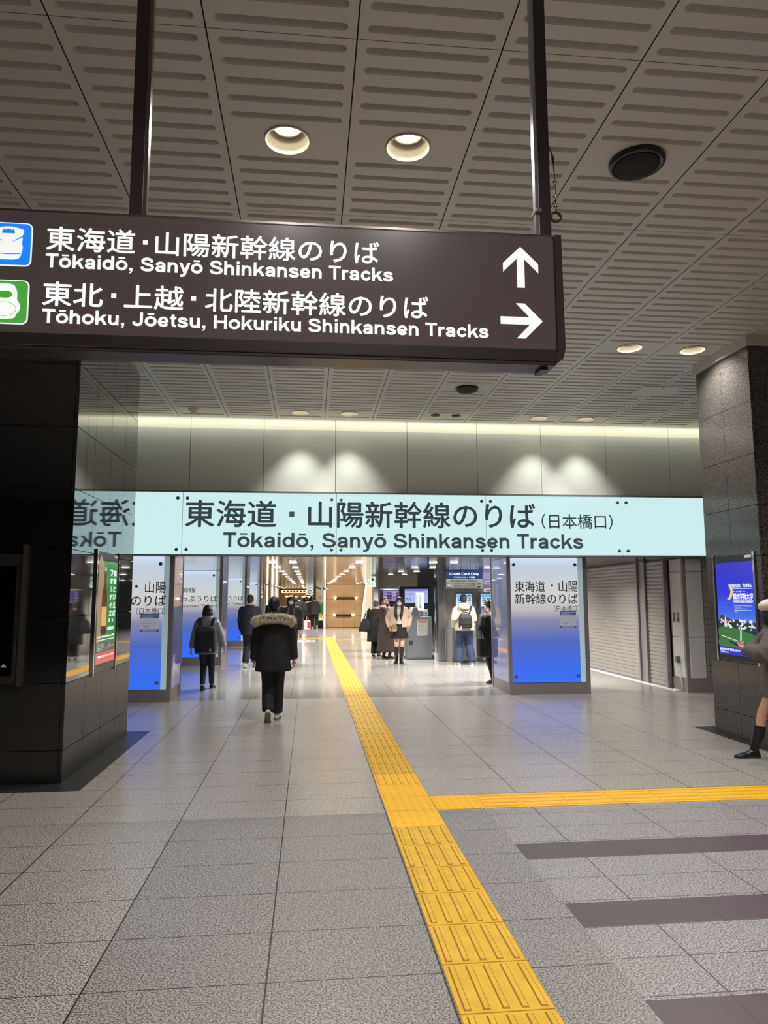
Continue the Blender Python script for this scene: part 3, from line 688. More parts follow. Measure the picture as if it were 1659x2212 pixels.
pl('picture_label', [UL(.2, .36), UL(.46, .36), UL(.46, .55), UL(.2, .55)], E_('label', C(232, 178, 70), 0.9), 3)
pl('picture_base', [UL(.2, .29), UL(.46, .29), UL(.46, .335), UL(.2, .335)], E_('base', C(40, 20, 18), 0.6), 4)
pl('picture_cap', [UL(.30, .90), UL(.38, .90), UL(.38, .945), UL(.30, .945)], E_('cap', C(210, 200, 190), 0.8), 3)
for (s_, u) in (('核酸といえば、', .80), ('フォーデイズ。', .60)):
    for k, ch in enumerate(s_):
        if ch == 'ー':
            pl('lettering', [UL(u+.055, .86-k*.082), UL(u+.075, .86-k*.082), UL(u+.075, .92-k*.082), UL(u+.055, .92-k*.082)], WT, 3); continue
        sm_ = ch in '、。'
        text('lettering', ch, WT, t, UL(u, 0)[0], UL(u+(.04 if sm_ else .135), 0)[0], DL+0.003, UL(0, (.885 if sm_ else .86)-k*.082)[1], UL(0, .92-k*.082)[1], '+x', None, 0.01)
text('lettering', 'FORDAYS', WT, t, UL(.55, 0)[0], UL(.88, 0)[0], DL+0.003, UL(0, .315)[1], UL(0, .345)[1], '+x', None, 0.01)
text('lettering', 'Superior Quality DNA and Protein 飲料', WT, t, UL(.06, 0)[0], UL(.92, 0)[0], DL+0.004, UL(0, .245)[1], UL(0, .27)[1], '+x', None, 0.01)
pl('lettering', [UL(.05, .222), UL(.93, .222), UL(.93, .229), UL(.05, .229)], WT, 3)
pl('picture_ground', [UL(0, .205), UL(1, .205), UL(1, .105), UL(0, .105)], E_('grnd', C(70, 100, 72), 0.7), 1)
for k in range(4): pl('small_print', [UL(.08, .125+k*.018), UL(.38, .125+k*.018), UL(.38, .132+k*.018), UL(.08, .132+k*.018)], E_('print2', C(200, 215, 200), 0.7), 2)
pl('map_line', [UL(.5, .14), UL(.9, .155), UL(.9, .162), UL(.5, .147)], E_('map', C(230, 190, 60), 0.8), 2)
pl('map_mark', [UL(.6, .15), UL(.72, .15), UL(.72, .19), UL(.6, .19)], E_('mark', C(90, 110, 220), 0.8), 3)
pl('red_band', [UL(0, 0), UL(1, 0), UL(1, .107), UL(0, .107)], E_('red', C(214, 74, 78), 0.85), 2)
text('lettering', '核酸のことなら フォーデイズへ', WT, t, UL(.1, 0)[0], UL(.92, 0)[0], DL+0.004, UL(0, .055)[1], UL(0, .078)[1], '+x', None, 0.01)
a = MB(); a.box(XL+0.012, XL+0.014, 8.38, 8.5, 2.095, 2.115); a.build('rating_plate', M_white, t)
# dark display on the front of the left column
t = thing('advertising_display', 'dark switched-off display on the front face of the left granite column', 'display', (-3.1, 6.94, 0.88))
a = MB(); a.box(-3.55, -2.6, 6.905, 6.94, 0.88, 2.05); a.build('housing', mat('display_bronze', C(70, 66, 62), 0.3, 0.5), t)
a = MB(); a.box(-3.5, -2.665, 6.902, 6.905, 0.955, 1.945); a.build('screen', mat('screen_off', C(8, 8, 9), 0.1), t)
a = MB(); a.box(-2.645, -2.635, 6.9, 6.906, 0.93, 2.0); a.build('bezel', M_steel, t)
a = MB(); a.box(-2.612, -2.575, 6.885, 6.94, 0.86, 2.14); a.build('side_rail', mat('rail_grey', C(95, 92, 88), 0.35, 0.6), t)
a = MB(); a.prism([(-2.76, 1.03), (-2.70, 1.03), (-2.735, 1.06)], 6.900, 6.902); a.build('arrow_mark', M_white, t)

# ---------------------------------------------------------------- tactile paving
Y_OLD = mat('tactile_yellow', C(226, 178, 40), 0.42, noise=(9, C(214, 166, 34)), bump=(60, 0.12))
Y_NEW = mat('tactile_yellow_new', C(246, 188, 26), 0.4, bump=(60, 0.08))
Y_GRIME_SHADE = mat('tactile_grime_shade', C(168, 126, 34), 0.6); Y_OLD = [Y_OLD, Y_GRIME_SHADE]; Y_NEW = [Y_NEW, mat('tactile_grime_shade_new', C(206, 152, 30), 0.5)]  # darker bar sides: grime, plus painted shading to bring out the relief
def bar_tile(mb, x0, x1, y0, y1, along='y', n=5):
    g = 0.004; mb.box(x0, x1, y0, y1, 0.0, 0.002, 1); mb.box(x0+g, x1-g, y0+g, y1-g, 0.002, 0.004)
    L, Wd = ((y1-y0), (x1-x0)) if along == 'y' else ((x1-x0), (y1-y0))
    for k in range(n):
        c = (k+0.5)/n*Wd; hw = 0.016; ht = 0.010; e = 0.02
        pts = []
        for (z, w_) in ((0.004, hw), (0.009, hw-0.006)):
            q = [(c-w_, e+(z-0.004)), (c+w_, e+(z-0.004)), (c+w_, L-e-(z-0.004)), (c-w_, L-e-(z-0.004))]
            pts.append([((x0+p, y0+l, z) if along == 'y' else (x0+l, y0+p, z)) for p, l in q])
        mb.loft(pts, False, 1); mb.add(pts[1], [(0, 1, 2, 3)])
def dot_tile(mb, x0, x1, y0, y1, n=6):
    g = 0.004; mb.box(x0, x1, y0, y1, 0.0, 0.002, 1); mb.box(x0+g, x1-g, y0+g, y1-g, 0.002, 0.004)
    for i in range(n):
        for j in range(n):
            cx = x0+(i+.5)/n*(x1-x0); cy = y0+(j+.5)/n*(y1-y0)
            mb.loft([[(cx+r*math.cos(q*PI/5), cy+r*math.sin(q*PI/5), z) for q in range(10)] for r, z in ((0.013, 0.004), (0.008, 0.009))]); mb.add([(cx+.015*math.cos(q*PI/5), cy+.015*math.sin(q*PI/5), 0.0043) for q in range(10)], [list(range(10))], 1)
t = thing('tactile_paving', 'long yellow tactile paving strip running from the foreground into the inner hall', 'tactile paving', (0.805, 3, 0))
TX0, TX1, TP = 0.607, 1.003, 0.3905
a, b, d = MB(), MB(), MB()
y = 6.53-TP*20
k = -20
while y < 30.1:
    yb = y+TP
    if 5.34 < y < 6.45: dot_tile(d, TX0, TX1, y, yb)
    elif 6.45 < y < 6.7 or 8 < y < 9.3 and False: bar_tile(d, TX0, TX1, y, yb, 'y', 6)
    else: bar_tile(a if y < 12 else b, TX0, TX1, y, yb, 'y', 5 if y < 6.5 else 6)
    y = yb
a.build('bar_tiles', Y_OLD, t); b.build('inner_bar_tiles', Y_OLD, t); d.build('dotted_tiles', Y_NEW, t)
t = thing('tactile_paving', 'yellow tactile paving branch running right from the dotted junction tiles', 'tactile paving', (1.2, 5.94, 0))
a, d = MB(), MB(); dot_tile(d, 1.006, 1.392, 5.748, 6.138); x = 1.392; k = 0
while x < 9.5:
    xb = x+(0.31 if k == 0 else 0.388); bar_tile(a, x, xb, 5.748, 6.138, 'x', 4); x = xb; k += 1
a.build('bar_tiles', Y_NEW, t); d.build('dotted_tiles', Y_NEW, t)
for (x0, x1, yy, lab) in ((-2.0, 0.55, 29.4, 'thin yellow tactile line crossing the inner floor left of the main strip'), (1.1, 2.9, 28.0, 'thin yellow tactile line crossing the inner floor right of the main strip'), (0.75, 3.0, 38.7, 'yellow tactile line along the foot of the tan panelled wall')):
    a = MB(); x = x0
    while x < x1-0.05: bar_tile(a, x, min(x+0.3, x1), yy, yy+0.3, 'x', 3); x += 0.3
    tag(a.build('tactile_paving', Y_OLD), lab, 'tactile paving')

# ---------------------------------------------------------------- inner hall shell
ZI = 2.32
mi = bpy.data.materials.new('inner_ceiling_metal'); mi.use_nodes = True; nt = mi.node_tree; b = nt.nodes['Principled BSDF']
b.inputs['Base Color'].default_value = C(200, 200, 200); b.inputs['Metallic'].default_value = 1.0; b.inputs['Roughness'].default_value = 0.10
wv = nt.nodes.new('ShaderNodeTexWave'); wv.wave_type = 'BANDS'; wv.bands_direction = 'Y'; wv.inputs['Scale'].default_value = 1.05
g = nt.nodes.new('ShaderNodeNewGeometry'); nt.links.new(g.outputs['Position'], wv.inputs['Vector'])
bp = nt.nodes.new('ShaderNodeBump'); bp.inputs['Strength'].default_value = 0.10; bp.inputs['Distance'].default_value = 0.03
nt.links.new(wv.outputs['Fac'], bp.inputs['Height']); nt.links.new(bp.outputs['Normal'], b.inputs['Normal'])
w = MB(); w.box(-3.7, 7.4, 12.1, 39.3, ZI, ZI+0.1); w.box(-3.7, 0.8, 39.3, 68, ZI, ZI+0.1); struct(w, 'ceiling_inner', mi)
M_lw = mat('inner_wall_light', C(196, 190, 182), 0.25)
w = MB(); w.box(-3.72, -3.62, 12.1, 33, 0, ZI); struct(w, 'wall_left_inner', M_lw)
w = MB(); w.box(-2.9, -2.6, 33, 68, 0, ZI); w.box(-3.7, -2.6, 33, 33.1, 0, ZI); struct(w, 'wall_left_corridor', mat('corridor_wall', C(178, 160, 136), 0.3))
w = MB(); w.box(0.80, 4.4, 39.3, 39.4, 0, ZI+0.1); struct(w, 'wall_back', M_gap)
M_tan = mat('tan_wall_panel', C(196, 164, 124), 0.32)
pan = MB(); xs = [0.90, 1.02, 1.856, 2.453, 3.4]; zs = [0.02, 0.655, 1.545, ZI]
for i in range(4):
    for k in range(3): pan.box(xs[i]+0.006, xs[i+1]-0.006, 39.26, 39.3, zs[k]+0.006, zs[k+1]-0.006)
struct(pan, 'wall_back_panels', M_tan)
w = MB(); w.box(7.3, 7.4, 12.1, 39.3, 0, ZI); struct(w, 'wall_right_inner', M_lw)
M_tile = stone('grey_wall_tile', C(150, 146, 142), C(164, 160, 156), 0.3, 60, [('Z', 0.05, 0.1, 0.006), ('X', 6.9, 0.3, 0.004)])
w = MB(); w.box(6.86, 7.3, 11.99, 12.12, 0.24, ZI); struct(w, 'wall_right_tiles', M_tile)
w = MB(); w.box(6.86, 7.3, 11.985, 12.12, 0, 0.24); struct(w, 'baseboard_right', M_plinth)

# small rectangular ceiling lamps of the inner hall, in rows
def make_led():
    t = thing('ceiling_lamp', '', 'ceiling lamp')
    a = MB(); a.box(-0.085, 0.085, -0.065, 0.065, -0.004, 0.0); a.build('frame', M_steel, t, False, True)
    a = MB(); a.box(-0.07, 0.07, -0.05, 0.05, -0.008, -0.004); a.build('diffuser', M_ledglow, t, False, True); return t
led0 = None
ordn = ['first', 'second', 'third', 'fourth', 'fifth', 'sixth', 'seventh', 'eighth', 'ninth', 'tenth', 'eleventh']
cols = [(-0.72, 'left'), (-0.32, 'second'), (0.97, 'middle'), (2.43, 'fourth'), (2.85, 'fifth'), (4.15, 'sixth'), (5.3, 'outer right')]
for r_ in range(10):
    yy = 14.04+2.5*r_
    for (xx, cn) in cols:
        if (xx > 5 and r_ > 3) or (xx > 4 and r_ > 1): continue
        if led0 is None: led0 = make_led(); t = led0
        else: t = copy_tree(led0)
        t.location = (xx, yy, ZI)
        tag(t, f'small lit ceiling lamp in the {ordn[r_]} row behind the fascia, {cn} column', 'ceiling lamp', 'small rectangular lamps in the mirrored ceiling')
        l = bpy.data.lights.new('lamp_beam', 'AREA'); l.shape = 'RECTANGLE'; l.size = 0.14; l.size_y = 0.10; l.energy = INNER_W*(1.5 if xx > 5 else 3.0 if xx > 3 else 1.5 if xx > 2 and r_ in (2, 3) else 1.0); l.color = (1, 0.96, 0.9); l.spread = math.radians(140)
        o = bpy.data.objects.new('lamp_beam', l); COL.objects.link(o); o.location = (xx, yy, ZI-0.012)
for r_ in range(5):
    for xx, cn in ((-1.9, 'left'), (-0.4, 'right')):
        t = copy_tree(led0); t.location = (xx, 42+4.5*r_, ZI)
        tag(t, f'small lit ceiling lamp in the {ordn[r_]} row of the far corridor, {cn} side', 'ceiling lamp', 'small rectangular lamps in the mirrored ceiling')
        l = bpy.data.lights.new('lamp_beam', 'AREA'); l.shape = 'RECTANGLE'; l.size = 0.14; l.size_y = 0.10; l.energy = INNER_W*1.8; l.color = (1, 0.88, 0.7)
        o = bpy.data.objects.new('lamp_beam', l); COL.objects.link(o); o.location = (xx, 42+4.5*r_, ZI-0.012)

# ---------------------------------------------------------------- back-lit pillars
PIL = [(0.0, C(48, 112, 255)), (0.10, C(54, 110, 242)), (0.33, C(82, 108, 196)), (0.50, C(140, 140, 176)), (0.58, C(196, 192, 196)), (0.70, C(214, 216, 212)), (0.93, C(200, 212, 228)), (1.0, C(214, 232, 255))]
M_pan = grad_emit('pillar_print', PIL, 0.19, 2.31, 0.92, 0.1)
SIDE = [(0.0, C(120, 118, 214)), (0.3, C(130, 136, 196)), (0.6, C(150, 164, 184)), (1.0, C(186, 200, 240))]
M_side = grad_emit('pillar_side_glass', SIDE, 0.19, 2.31, 0.42, 0.04)
M_side.node_tree.nodes['Principled BSDF'].inputs['Specular IOR Level'].default_value = 1.0
M_side.node_tree.nodes['Principled BSDF'].inputs['Coat Weight'].default_value = 0.8
M_edge = mat('glass_edge', C(190, 214, 220), 0.1, emit=C(190, 214, 222), es=0.35)
def bolt(t, x, y, z, r=0.03):
    a = MB(); a.lathe((x, y, z), [(r, 0.0), (r, 0.02), (r*.8, 0.03), (r*.4, 0.032)], 18, 'y'); a.build('standoff_bolt', M_bolt, t, True)
def pillar(lab, x0, x1, y0, y1, lines, side):
    t = thing('lit_pillar', lab, 'pillar', ((x0+x1)/2, (y0+y1)/2, 0))
    a = MB(); a.box(x0+0.03, x1-0.03, y0+0.04, y1-0.03, 0, ZI); a.build('core', M_gap, t)
    a = MB(); a.box(x0, x1, y0-0.012, y1, 0.0, 0.185); a.build('plinth', M_plinth, t)
    for (xa, xb, ya, yb) in ((x0-0.012, x0+0.045, y0-0.015, y0+0.05), (x1-0.06, x1+0.012, y0-0.015, y0+0.05), (x0-0.01, x0+0.03, y1-0.04, y1+0.01), (x1-0.03, x1+0.01, y1-0.04, y1+0.01)):
        a = MB(); a.box(xa, xb, ya, yb, 0.0, ZI-0.002); a.build('corner_post', M_frame, t)
    a = MB(); a.box(x0+0.05, x1-0.155, y0-0.010, y0+0.03, 0.195, ZI-0.005); a.build('lit_panel', M_pan, t)
    a = MB(); a.box(x1-0.152, x1-0.064, y0-0.006, y0+0.03, 0.195, ZI-0.005); a.build('glass_edge_strip', M_edge, t)
    for xx in (x0+0.105, x1-0.205):
        for z in (2.195, 0.30): bolt(t, xx, y0-0.010, z)
    a = MB()
    if side == 'r': a.box(x1-0.03, x1+0.002, y0+0.06, y1-0.05, 0.19, ZI-0.004)
    else: a.box(x0-0.002, x0+0.03, y0+0.06, y1-0.05, 0.19, ZI-0.004)
    a.build('side_glass', M_side, t)
    for (s, xa, xb, z0, z1, ref, bold) in lines: text('lettering', s, M_ink2, t, xa, xb, y0-0.0105, z0, z1, '-y', ref, bold)
    return t
def notice(lab, x0, x1, y, z0, z1):
    t = thing('notice', lab, 'notice', ((x0+x1)/2, y, z0))
    N1 = mat('notice_blue', C(66, 74, 112), 0.5, emit=C(66, 74, 112), es=0.7); N2 = mat('notice_grey', C(140, 142, 156), 0.5, emit=C(140, 142, 156), es=0.8)
    a = MB(); a.box(x0, x1, y-0.003, y, z0, z1); a.build('sheet', N2, t)
    h = z1-z0; w_ = x1-x0
    a = MB(); a.box(x0, x1, y-0.004, y-0.003, z1-.25*h, z1); a.build('header_band', N1, t)
    a = MB(); a.box(x0, x1, y-0.004, y-0.003, z0, z0+.14*h); a.build('footer_band', N1, t)
    N3 = mat('notice_text', C(140, 146, 172), 0.5, emit=C(140, 146, 172), es=0.6); N4 = mat('notice_mark', C(96, 98, 112), 0.5, emit=C(96, 98, 112), es=0.7)
    for (u0, u1, v) in ((.08, .92, .92), (.08, .6, .86), (.08, .7, .80), (.1, .9, .09), (.1, .85, .05)):
        a = MB(); a.box(x0+u0*w_, x0+u1*w_, y-0.005, y-0.004, z0+v*h-.012*h, z0+v*h+.014*h); a.build('print_line', N3, t)
    for (u0, u1, v) in ((.14, .26, .47), (.46, .6, .47), (.7, .86, .47), (.12, .52, .34), (.2, .5, .28), (.2, .45, .23)):
        a = MB(); a.box(x0+u0*w_, x0+u1*w_, y-0.005, y-0.004, z0+v*h-.01*h, z0+v*h+.01*h); a.build('print_line', N4, t)
pillar('blue and white lit pillar right of the walkway, marked with three black Japanese lines', 3.40, 4.80, 12.15, 13.30,
       [('東海道', 3.521, 4.055, 1.73, 1.91, '東', 0.006), ('・', 4.16, 4.20, 1.815, 1.855, None, 0), ('山陽', 4.30, 4.642, 1.73, 1.91, '陽', 0.006),
        ('新幹線のりば', 3.516, 4.636, 1.52, 1.70, '新', 0.006), ('（日本橋口）', 4.204, 4.654, 1.39, 1.485, '日', 0.0)], 'l')
pillar('blue and white lit pillar partly hidden by the left granite column', -3.60, -2.20, 12.02, 12.92,
       [('東海道', -3.43, -2.90, 1.725, 1.905, '東', 0.006), ('・', -2.80, -2.755, 1.81, 1.855, None, 0), ('山陽', -2.64, -2.312, 1.725, 1.905, '陽', 0.006),
        ('新幹線のりば', -3.43, -2.307, 1.515, 1.695, '新', 0.006), ('（日本橋口）', -2.765, -2.31, 1.385, 1.48, '日', 0.0)], 'r')
tick = [('新幹線', -3.31, -2.80, 1.765, 1.90, '新', 0.004), ('きっぷうりば', -3.31, -2.272, 1.545, 1.695, 'き', 0.006), ('Shinkansen Tickets', -3.31, -2.273, 1.405, 1.482, 'S', 0.008)]
pillar('lit blue ticket-office pillar behind the person with the black backpack', -3.50, -2.16, 18.3, 19.5, tick, 'r')
pillar('lit blue ticket-office pillar beyond the person in the navy coat', -3.48, -2.14, 25.1, 26.3, [(s, a_+0.02, b_+0.02, c_, d_, r_, o_) for (s, a_, b_, c_, d_, r_, o_) in tick], 'r')
pillar('pale lit pillar farthest down the left side of the inner hall', -3.4, -2.08, 31.6, 32.8, [], 'r')
notice('small grey and blue notice on the lit pillar right of the walkway', 4.303, 4.592, 12.138, 1.105, 1.398)
notice('small grey and blue notice on the lit pillar beside the left column', -2.70, -2.40, 12.008, 1.105, 1.395)

# ---------------------------------------------------------------- shutters and white service box on the right
M_slat = mat('shutter_slats', C(176, 170, 164), 0.35, 0.35)
def shutter(lab, y0, y1, x):
    t = thing('roller_shutter', lab, 'shutter', (x, (y0+y1)/2, 0))
    prof = []; n = 31; h = 2.27/n
    for k in range(n):
        z = 0.03+k*h
        prof += [(x, z+0.004), (x-0.010, z+0.012), (x-0.014, z+h*.5), (x-0.010, z+h-0.012), (x, z+h-0.004)]
    vs = [(p, y0, z) for p, z in prof]+[(p, y1, z) for p, z in prof]; m = len(prof)
    a = MB(); a.add(vs, [(i, i+1, m+i+1, m+i) for i in range(m-1)]); a.build('slat_curtain', M_slat, t)
    a = MB(); a.box(x-0.02, x+0.02, y0, y1, 0.0, 0.04); a.build('bottom_bar', M_steel, t)
    for yy in (y0-0.03, y1+0.03):
        a = MB(); a.box(x-0.05, x+0.03, yy-0.03, yy+0.03, 0, 2.31); a.build('guide_rail', M_frame, t)
shutter('wide grey roller shutter, pulled down, right behind the lit pillar', 13.68, 17.6, 6.46)
shutter('narrow grey roller shutter, pulled down, next to the white service box', 12.60, 13.30, 6.46)
w = MB(); w.box(6.45, 6.6, 13.36, 13.62, 0, 2.31); struct(w, 'trim_3', M_frame)
w = MB(); w.box(6.5, 6.6, 12.4, 17.7, 2.28, ZI); struct(w, 'trim_4', M_frame)
w = MB(); w.box(6.36, 6.44, 12.2, 17.6, 0, 0.012); struct(w, 'trim_5', M_white)
t = thing('service_box', 'off-white panelled service box with switches, left of the grey tiled wall', 'service box', (6.55, 12.2, 0))
M_offw = mat('off_white_panel', C(226, 224, 222), 0.35)
a = MB(); a.box(6.50, 6.86, 12.03, 12.5, 0, 2.31); a.build('body', M_frame, t)
for (z0, z1) in ((0.235, 0.93), (0.94, 2.07), (2.08, 2.30)):
    a = MB(); a.rbox(6.565, 6.845, 12.01, 12.035, z0, z1, 0.006, 1); a.build('front_panel', M_offw, t)
    a = MB(); a.rbox(6.49, 6.505, 12.07, 12.46, z0, z1, 0.005, 1); a.build('side_panel', M_offw, t)
a = MB(); a.box(6.485, 6.87, 12.005, 12.5, 0, 0.228); a.build('plinth', M_plinth, t)
for yy in (12.22, 12.36):
    a = MB(); a.rbox(6.476, 6.492, yy-0.03, yy+0.03, 1.19, 1.36, 0.004, 1); p_ = a.build('switch_plate', M_bolt, t)
    a = MB(); a.box(6.472, 6.477, yy-0.015, yy+0.015, 1.22, 1.26); a.build('switch', M_black, p_)
a = MB(); a.rbox(6.44, 6.492, 12.24, 12.32, 0.48, 0.60, 0.012); p_ = a.build('socket', M_bolt, t)
a = MB(); a.tube([(6.46, 12.27, 0.48), (6.455, 12.25, 0.38), (6.46, 12.2, 0.3), (6.47, 12.16, 0.12), (6.45, 12.14, 0.02), (6.43, 12.4, 0.016)], 0.009, 8); a.build('cable', M_white, p_, True)

# ---------------------------------------------------------------- ticket machines and their signs
M_mach = mat('machine_grey', C(126, 130, 138), 0.38, 0.2); M_mblue = mat('machine_blue', C(64, 92, 168), 0.35)
M_mscr = screen_emit('machine_screen', C(222, 240, 250), 1.0); M_mdark = mat('machine_dark', C(72, 74, 80), 0.2)
def machine(lab, x0, x1, y0):
    t = thing('ticket_machine', lab, 'ticket machine', ((x0+x1)/2, y0+0.4, 0))
    a = MB(); a.prism([(y0, 0.07), (y0, 0.92), (y0+0.16, 1.30), (y0+0.16, 1.36), (y0+0.75, 1.36), (y0+0.75, 0.07)], x0, x1, 'x'); a.build('cabinet', M_mach, t)
    a = MB(); a.box(x0-0.01, x1+0.01, y0+0.03, y0+0.75, 0, 0.07); a.build('plinth', mat('machine_plinth', C(84, 86, 92), 0.5), t)
    def sl(u, d): return (y0+0.16*u-0.38*d, 0.92+0.38*u+0.16*d)       # point on the sloping face, d outwards
    def face(nm, xa, xb, u0, u1, d, m, pr):
        b0, b1, c0, c1 = sl(u0, 0.002), sl(u1, 0.002), sl(u0, d), sl(u1, d)
        q = MB(); q.prism([b0, b1, c1, c0], xa, xb, 'x'); return q.build(nm, m, pr)
    f = face('control_panel', x0+0.03, x1-0.03, 0.0, 0.98, 0.02, M_mblue, t)
    face('touch_screen', x0+0.13, x1-0.05, 0.24, 0.82, 0.035, mat('touch_dark', C(92, 94, 104), 0.15, emit=C(92, 94, 110), es=0.25), f)
    face('coin_slot', x0+0.16, x1-0.16, 0.06, 0.14, 0.03, M_black, f)
    face('indicator', x0+0.05, x0+0.12, 0.30, 0.35, 0.03, mat('ind_green', C(150, 200, 70), 0.4, emit=C(150, 200, 70), es=0.6), f)
    a = MB(); a.box(x0+0.01, x1-0.01, y0-0.004, y0, 0.20, 0.80); a.build('lower_door', M_mach, t)
    a = MB(); a.rbox(x0, x1, y0+0.26, y0+0.40, 1.36, 1.76, 0.012); h = a.build('display_head', mat('machine_head', C(120, 126, 140), 0.35), t)
    a = MB(); a.box(x0+0.025, x1-0.025, y0+0.252, y0+0.26, 1.40, 1.72); a.build('screen', M_mscr, h)
    a = MB(); a.box(x0+0.025, x1-0.025, y0+0.250, y0+0.252, 1.62, 1.72); a.build('screen_header', screen_emit('scr_header', C(150, 208, 246), 0.95), h)
    text('lettering', 'クレジットカード専用', screen_emit('scr_ink', C(36, 92, 170), 0.8), h, x0+0.05, x1-0.05, y0+0.248, 1.645, 1.70, '-y', None, 0.03)
    dk = screen_emit('scr_dark', C(70, 84, 110), 0.8); W_ = x1-x0
    for rr_ in range(2):
        for (u0, u1) in ((.12, .34), (.40, .66), (.74, .9)):
            a = MB(); a.box(x0+u0*W_, x0+u1*W_, y0+0.249, y0+0.252, 1.585-rr_*.045, 1.605-rr_*.045); a.build('screen_text', dk, h)
    for (u0, u1, c_) in ((.12, .36, C(96, 170, 226)), (.42, .66, C(226, 180, 208)), (.72, .9, C(176, 220, 190))):
        a = MB(); a.box(x0+u0*W_, x0+u1*W_, y0+0.249, y0+0.252, 1.485, 1.515); a.build('screen_button', screen_emit('btn%d' % int(u0*100), c_, 0.9), h)
    for (u0, u1, c_) in ((.18, .28, C(80, 160, 220)), (.47, .55, C(232, 140, 110)), (.62, .66, C(90, 110, 130)), (.74, .86, C(100, 120, 130))):
        a = MB(); a.box(x0+u0*W_, x0+u1*W_, y0+0.249, y0+0.252, 1.43, 1.46); a.build('screen_text', screen_emit('tx%d' % int(u0*100), c_, 0.85), h)
    return t
machine('grey ticket machine with blue panel, used by the person in the white jacket', 3.72, 4.16, 17.95)
machine('grey ticket machine with blue panel, beside the person with the black tote', 4.36, 4.80, 17.95)
w = MB(); w.box(3.55, 6.3, 18.75, 18.85, 0, ZI); struct(w, 'wall_machines', mat('machine_wall', C(232, 229, 224), 0.4))
t = thing('steel_post', 'brushed steel post left of the credit card sign', 'post', (3.40, 18.55, 0))
a = MB(); a.box(3.33, 3.50, 18.5, 18.68, 0, ZI); a.build('shaft', M_steel, t); a = MB(); a.box(3.325, 3.505, 18.495, 18.685, 0, 0.05); a.build('base_collar', M_bolt, t)
t = thing('overhead_sign', 'blue and white sign reading Credit Card Only above the ticket machines', 'sign', (3.97, 18.3, 1.86))
sx0, sx1, sy = 3.50, 4.46, 18.3
a = MB(); a.box(sx0, sx1, sy, sy+0.08, 1.86, 2.30); a.build('sign_box', M_steel, t)
a = MB(); a.box(sx0, sx1, sy-0.004, sy, 2.105, 2.30); a.build('blue_face', mat('sign_blue', C(58, 84, 142), 0.4, emit=C(58, 84, 142), es=0.35), t)
a = MB(); a.box(sx0, sx1, sy-0.004, sy, 1.86, 2.105); a.build('white_face', mat('sign_pale', C(206, 206, 204), 0.4, emit=C(206, 206, 204), es=0.35), t)
sl_ = mat('sign_lettering', C(226, 232, 240), 0.4, emit=C(226, 232, 240), es=0.5)
text('lettering', 'Credit Card Only', sl_, t, sx0+.09, sx1-.10, sy-.005, 2.205, 2.265, '-y', 'C', 0.03)
text('lettering', 'クレジットカード専用', sl_, t, sx0+.20, sx1-.21, sy-.005, 2.125, 2.17, '-y', None, 0.02)
text('lettering', 'Shinkansen Ticket', M_ink2, t, sx0+.13, sx1-.15, sy-.005, 2.03, 2.085, '-y', 'S', 0.03)
for k, s in enumerate(('・Ticket Purchase / きっぷの購入', '・Ticket Pick-up / きっぷのお受取', '・JAPAN RAIL PASS Reservations')):
    text('lettering', s, M_ink2, t, sx0+.17, sx1-.18, sy-.005, 1.97-k*.043, 1.998-k*.043, '-y', 'T', 0.02)
text('lettering', 'EX', M_ink2, t, sx1-.14, sx1-.05, sy-.005, 1.955, 2.0, '-y', None, 0.05)
a = MB(); a.prism(smooth_poly([(sx1-.15, 1.90), (sx1-.09, 1.925), (sx1-.03, 1.925), (sx1-.05, 1.905), (sx1-.1, 1.885), (sx1-.14, 1.885)]), sy-.007, sy-.004); a.build('train_mark', M_ink2, t)
a = MB(); a.prism(rrect(sx0+.02, sx0+.13, 1.885, 2.0, .015), sy-.007, sy-.004); q_ = a.build('pictogram', mat('picto_blue', C(60, 84, 140), 0.4), t)
a = MB(); a.prism(smooth_poly([(sx0+.04, 1.905), (sx0+.11, 1.905), (sx0+.118, 1.95), (sx0+.11, 1.985), (sx0+.04, 1.985), (sx0+.032, 1.95)]), sy-.009, sy-.007); a.build('train_front', sl_, q_)
a = MB(); a.box(sx0+.055, sx0+.095, sy-.011, sy-.009, 1.965, 1.975); a.build('train_window', mat('picto_blue', C(60, 84, 140), 0.4), q_)
for k, (z0, z1) in enumerate(((2.12, 2.30), (1.97, 2.08), (1.76, 1.86))):
    col_ = (C(196, 190, 240), C(190, 178, 236), C(222, 222, 220))[k]
    t = thing('hanging_plate', ('striped lilac lit plate behind the credit card sign', 'plain lilac lit plate below the striped plate', 'small white plate above the right ticket machine')[k], 'sign', (4.68, 18.6, z0))
    a = MB(); a.box(4.56, 4.95, 18.58, 18.62, z0, z1); a.build('plate', mat('plate%d' % k, col_, 0.4, emit=col_, es=0.6), t)
    for q in range(3 if k == 0 else 1):
        a = MB(); a.box(4.56 if k == 0 else 4.62, 4.95 if k == 0 else 4.9, 18.576, 18.58, z0+.03+q*.055, z0+.05+q*.055); a.build('print_line', M_mblue if k < 2 else M_ink2, t)
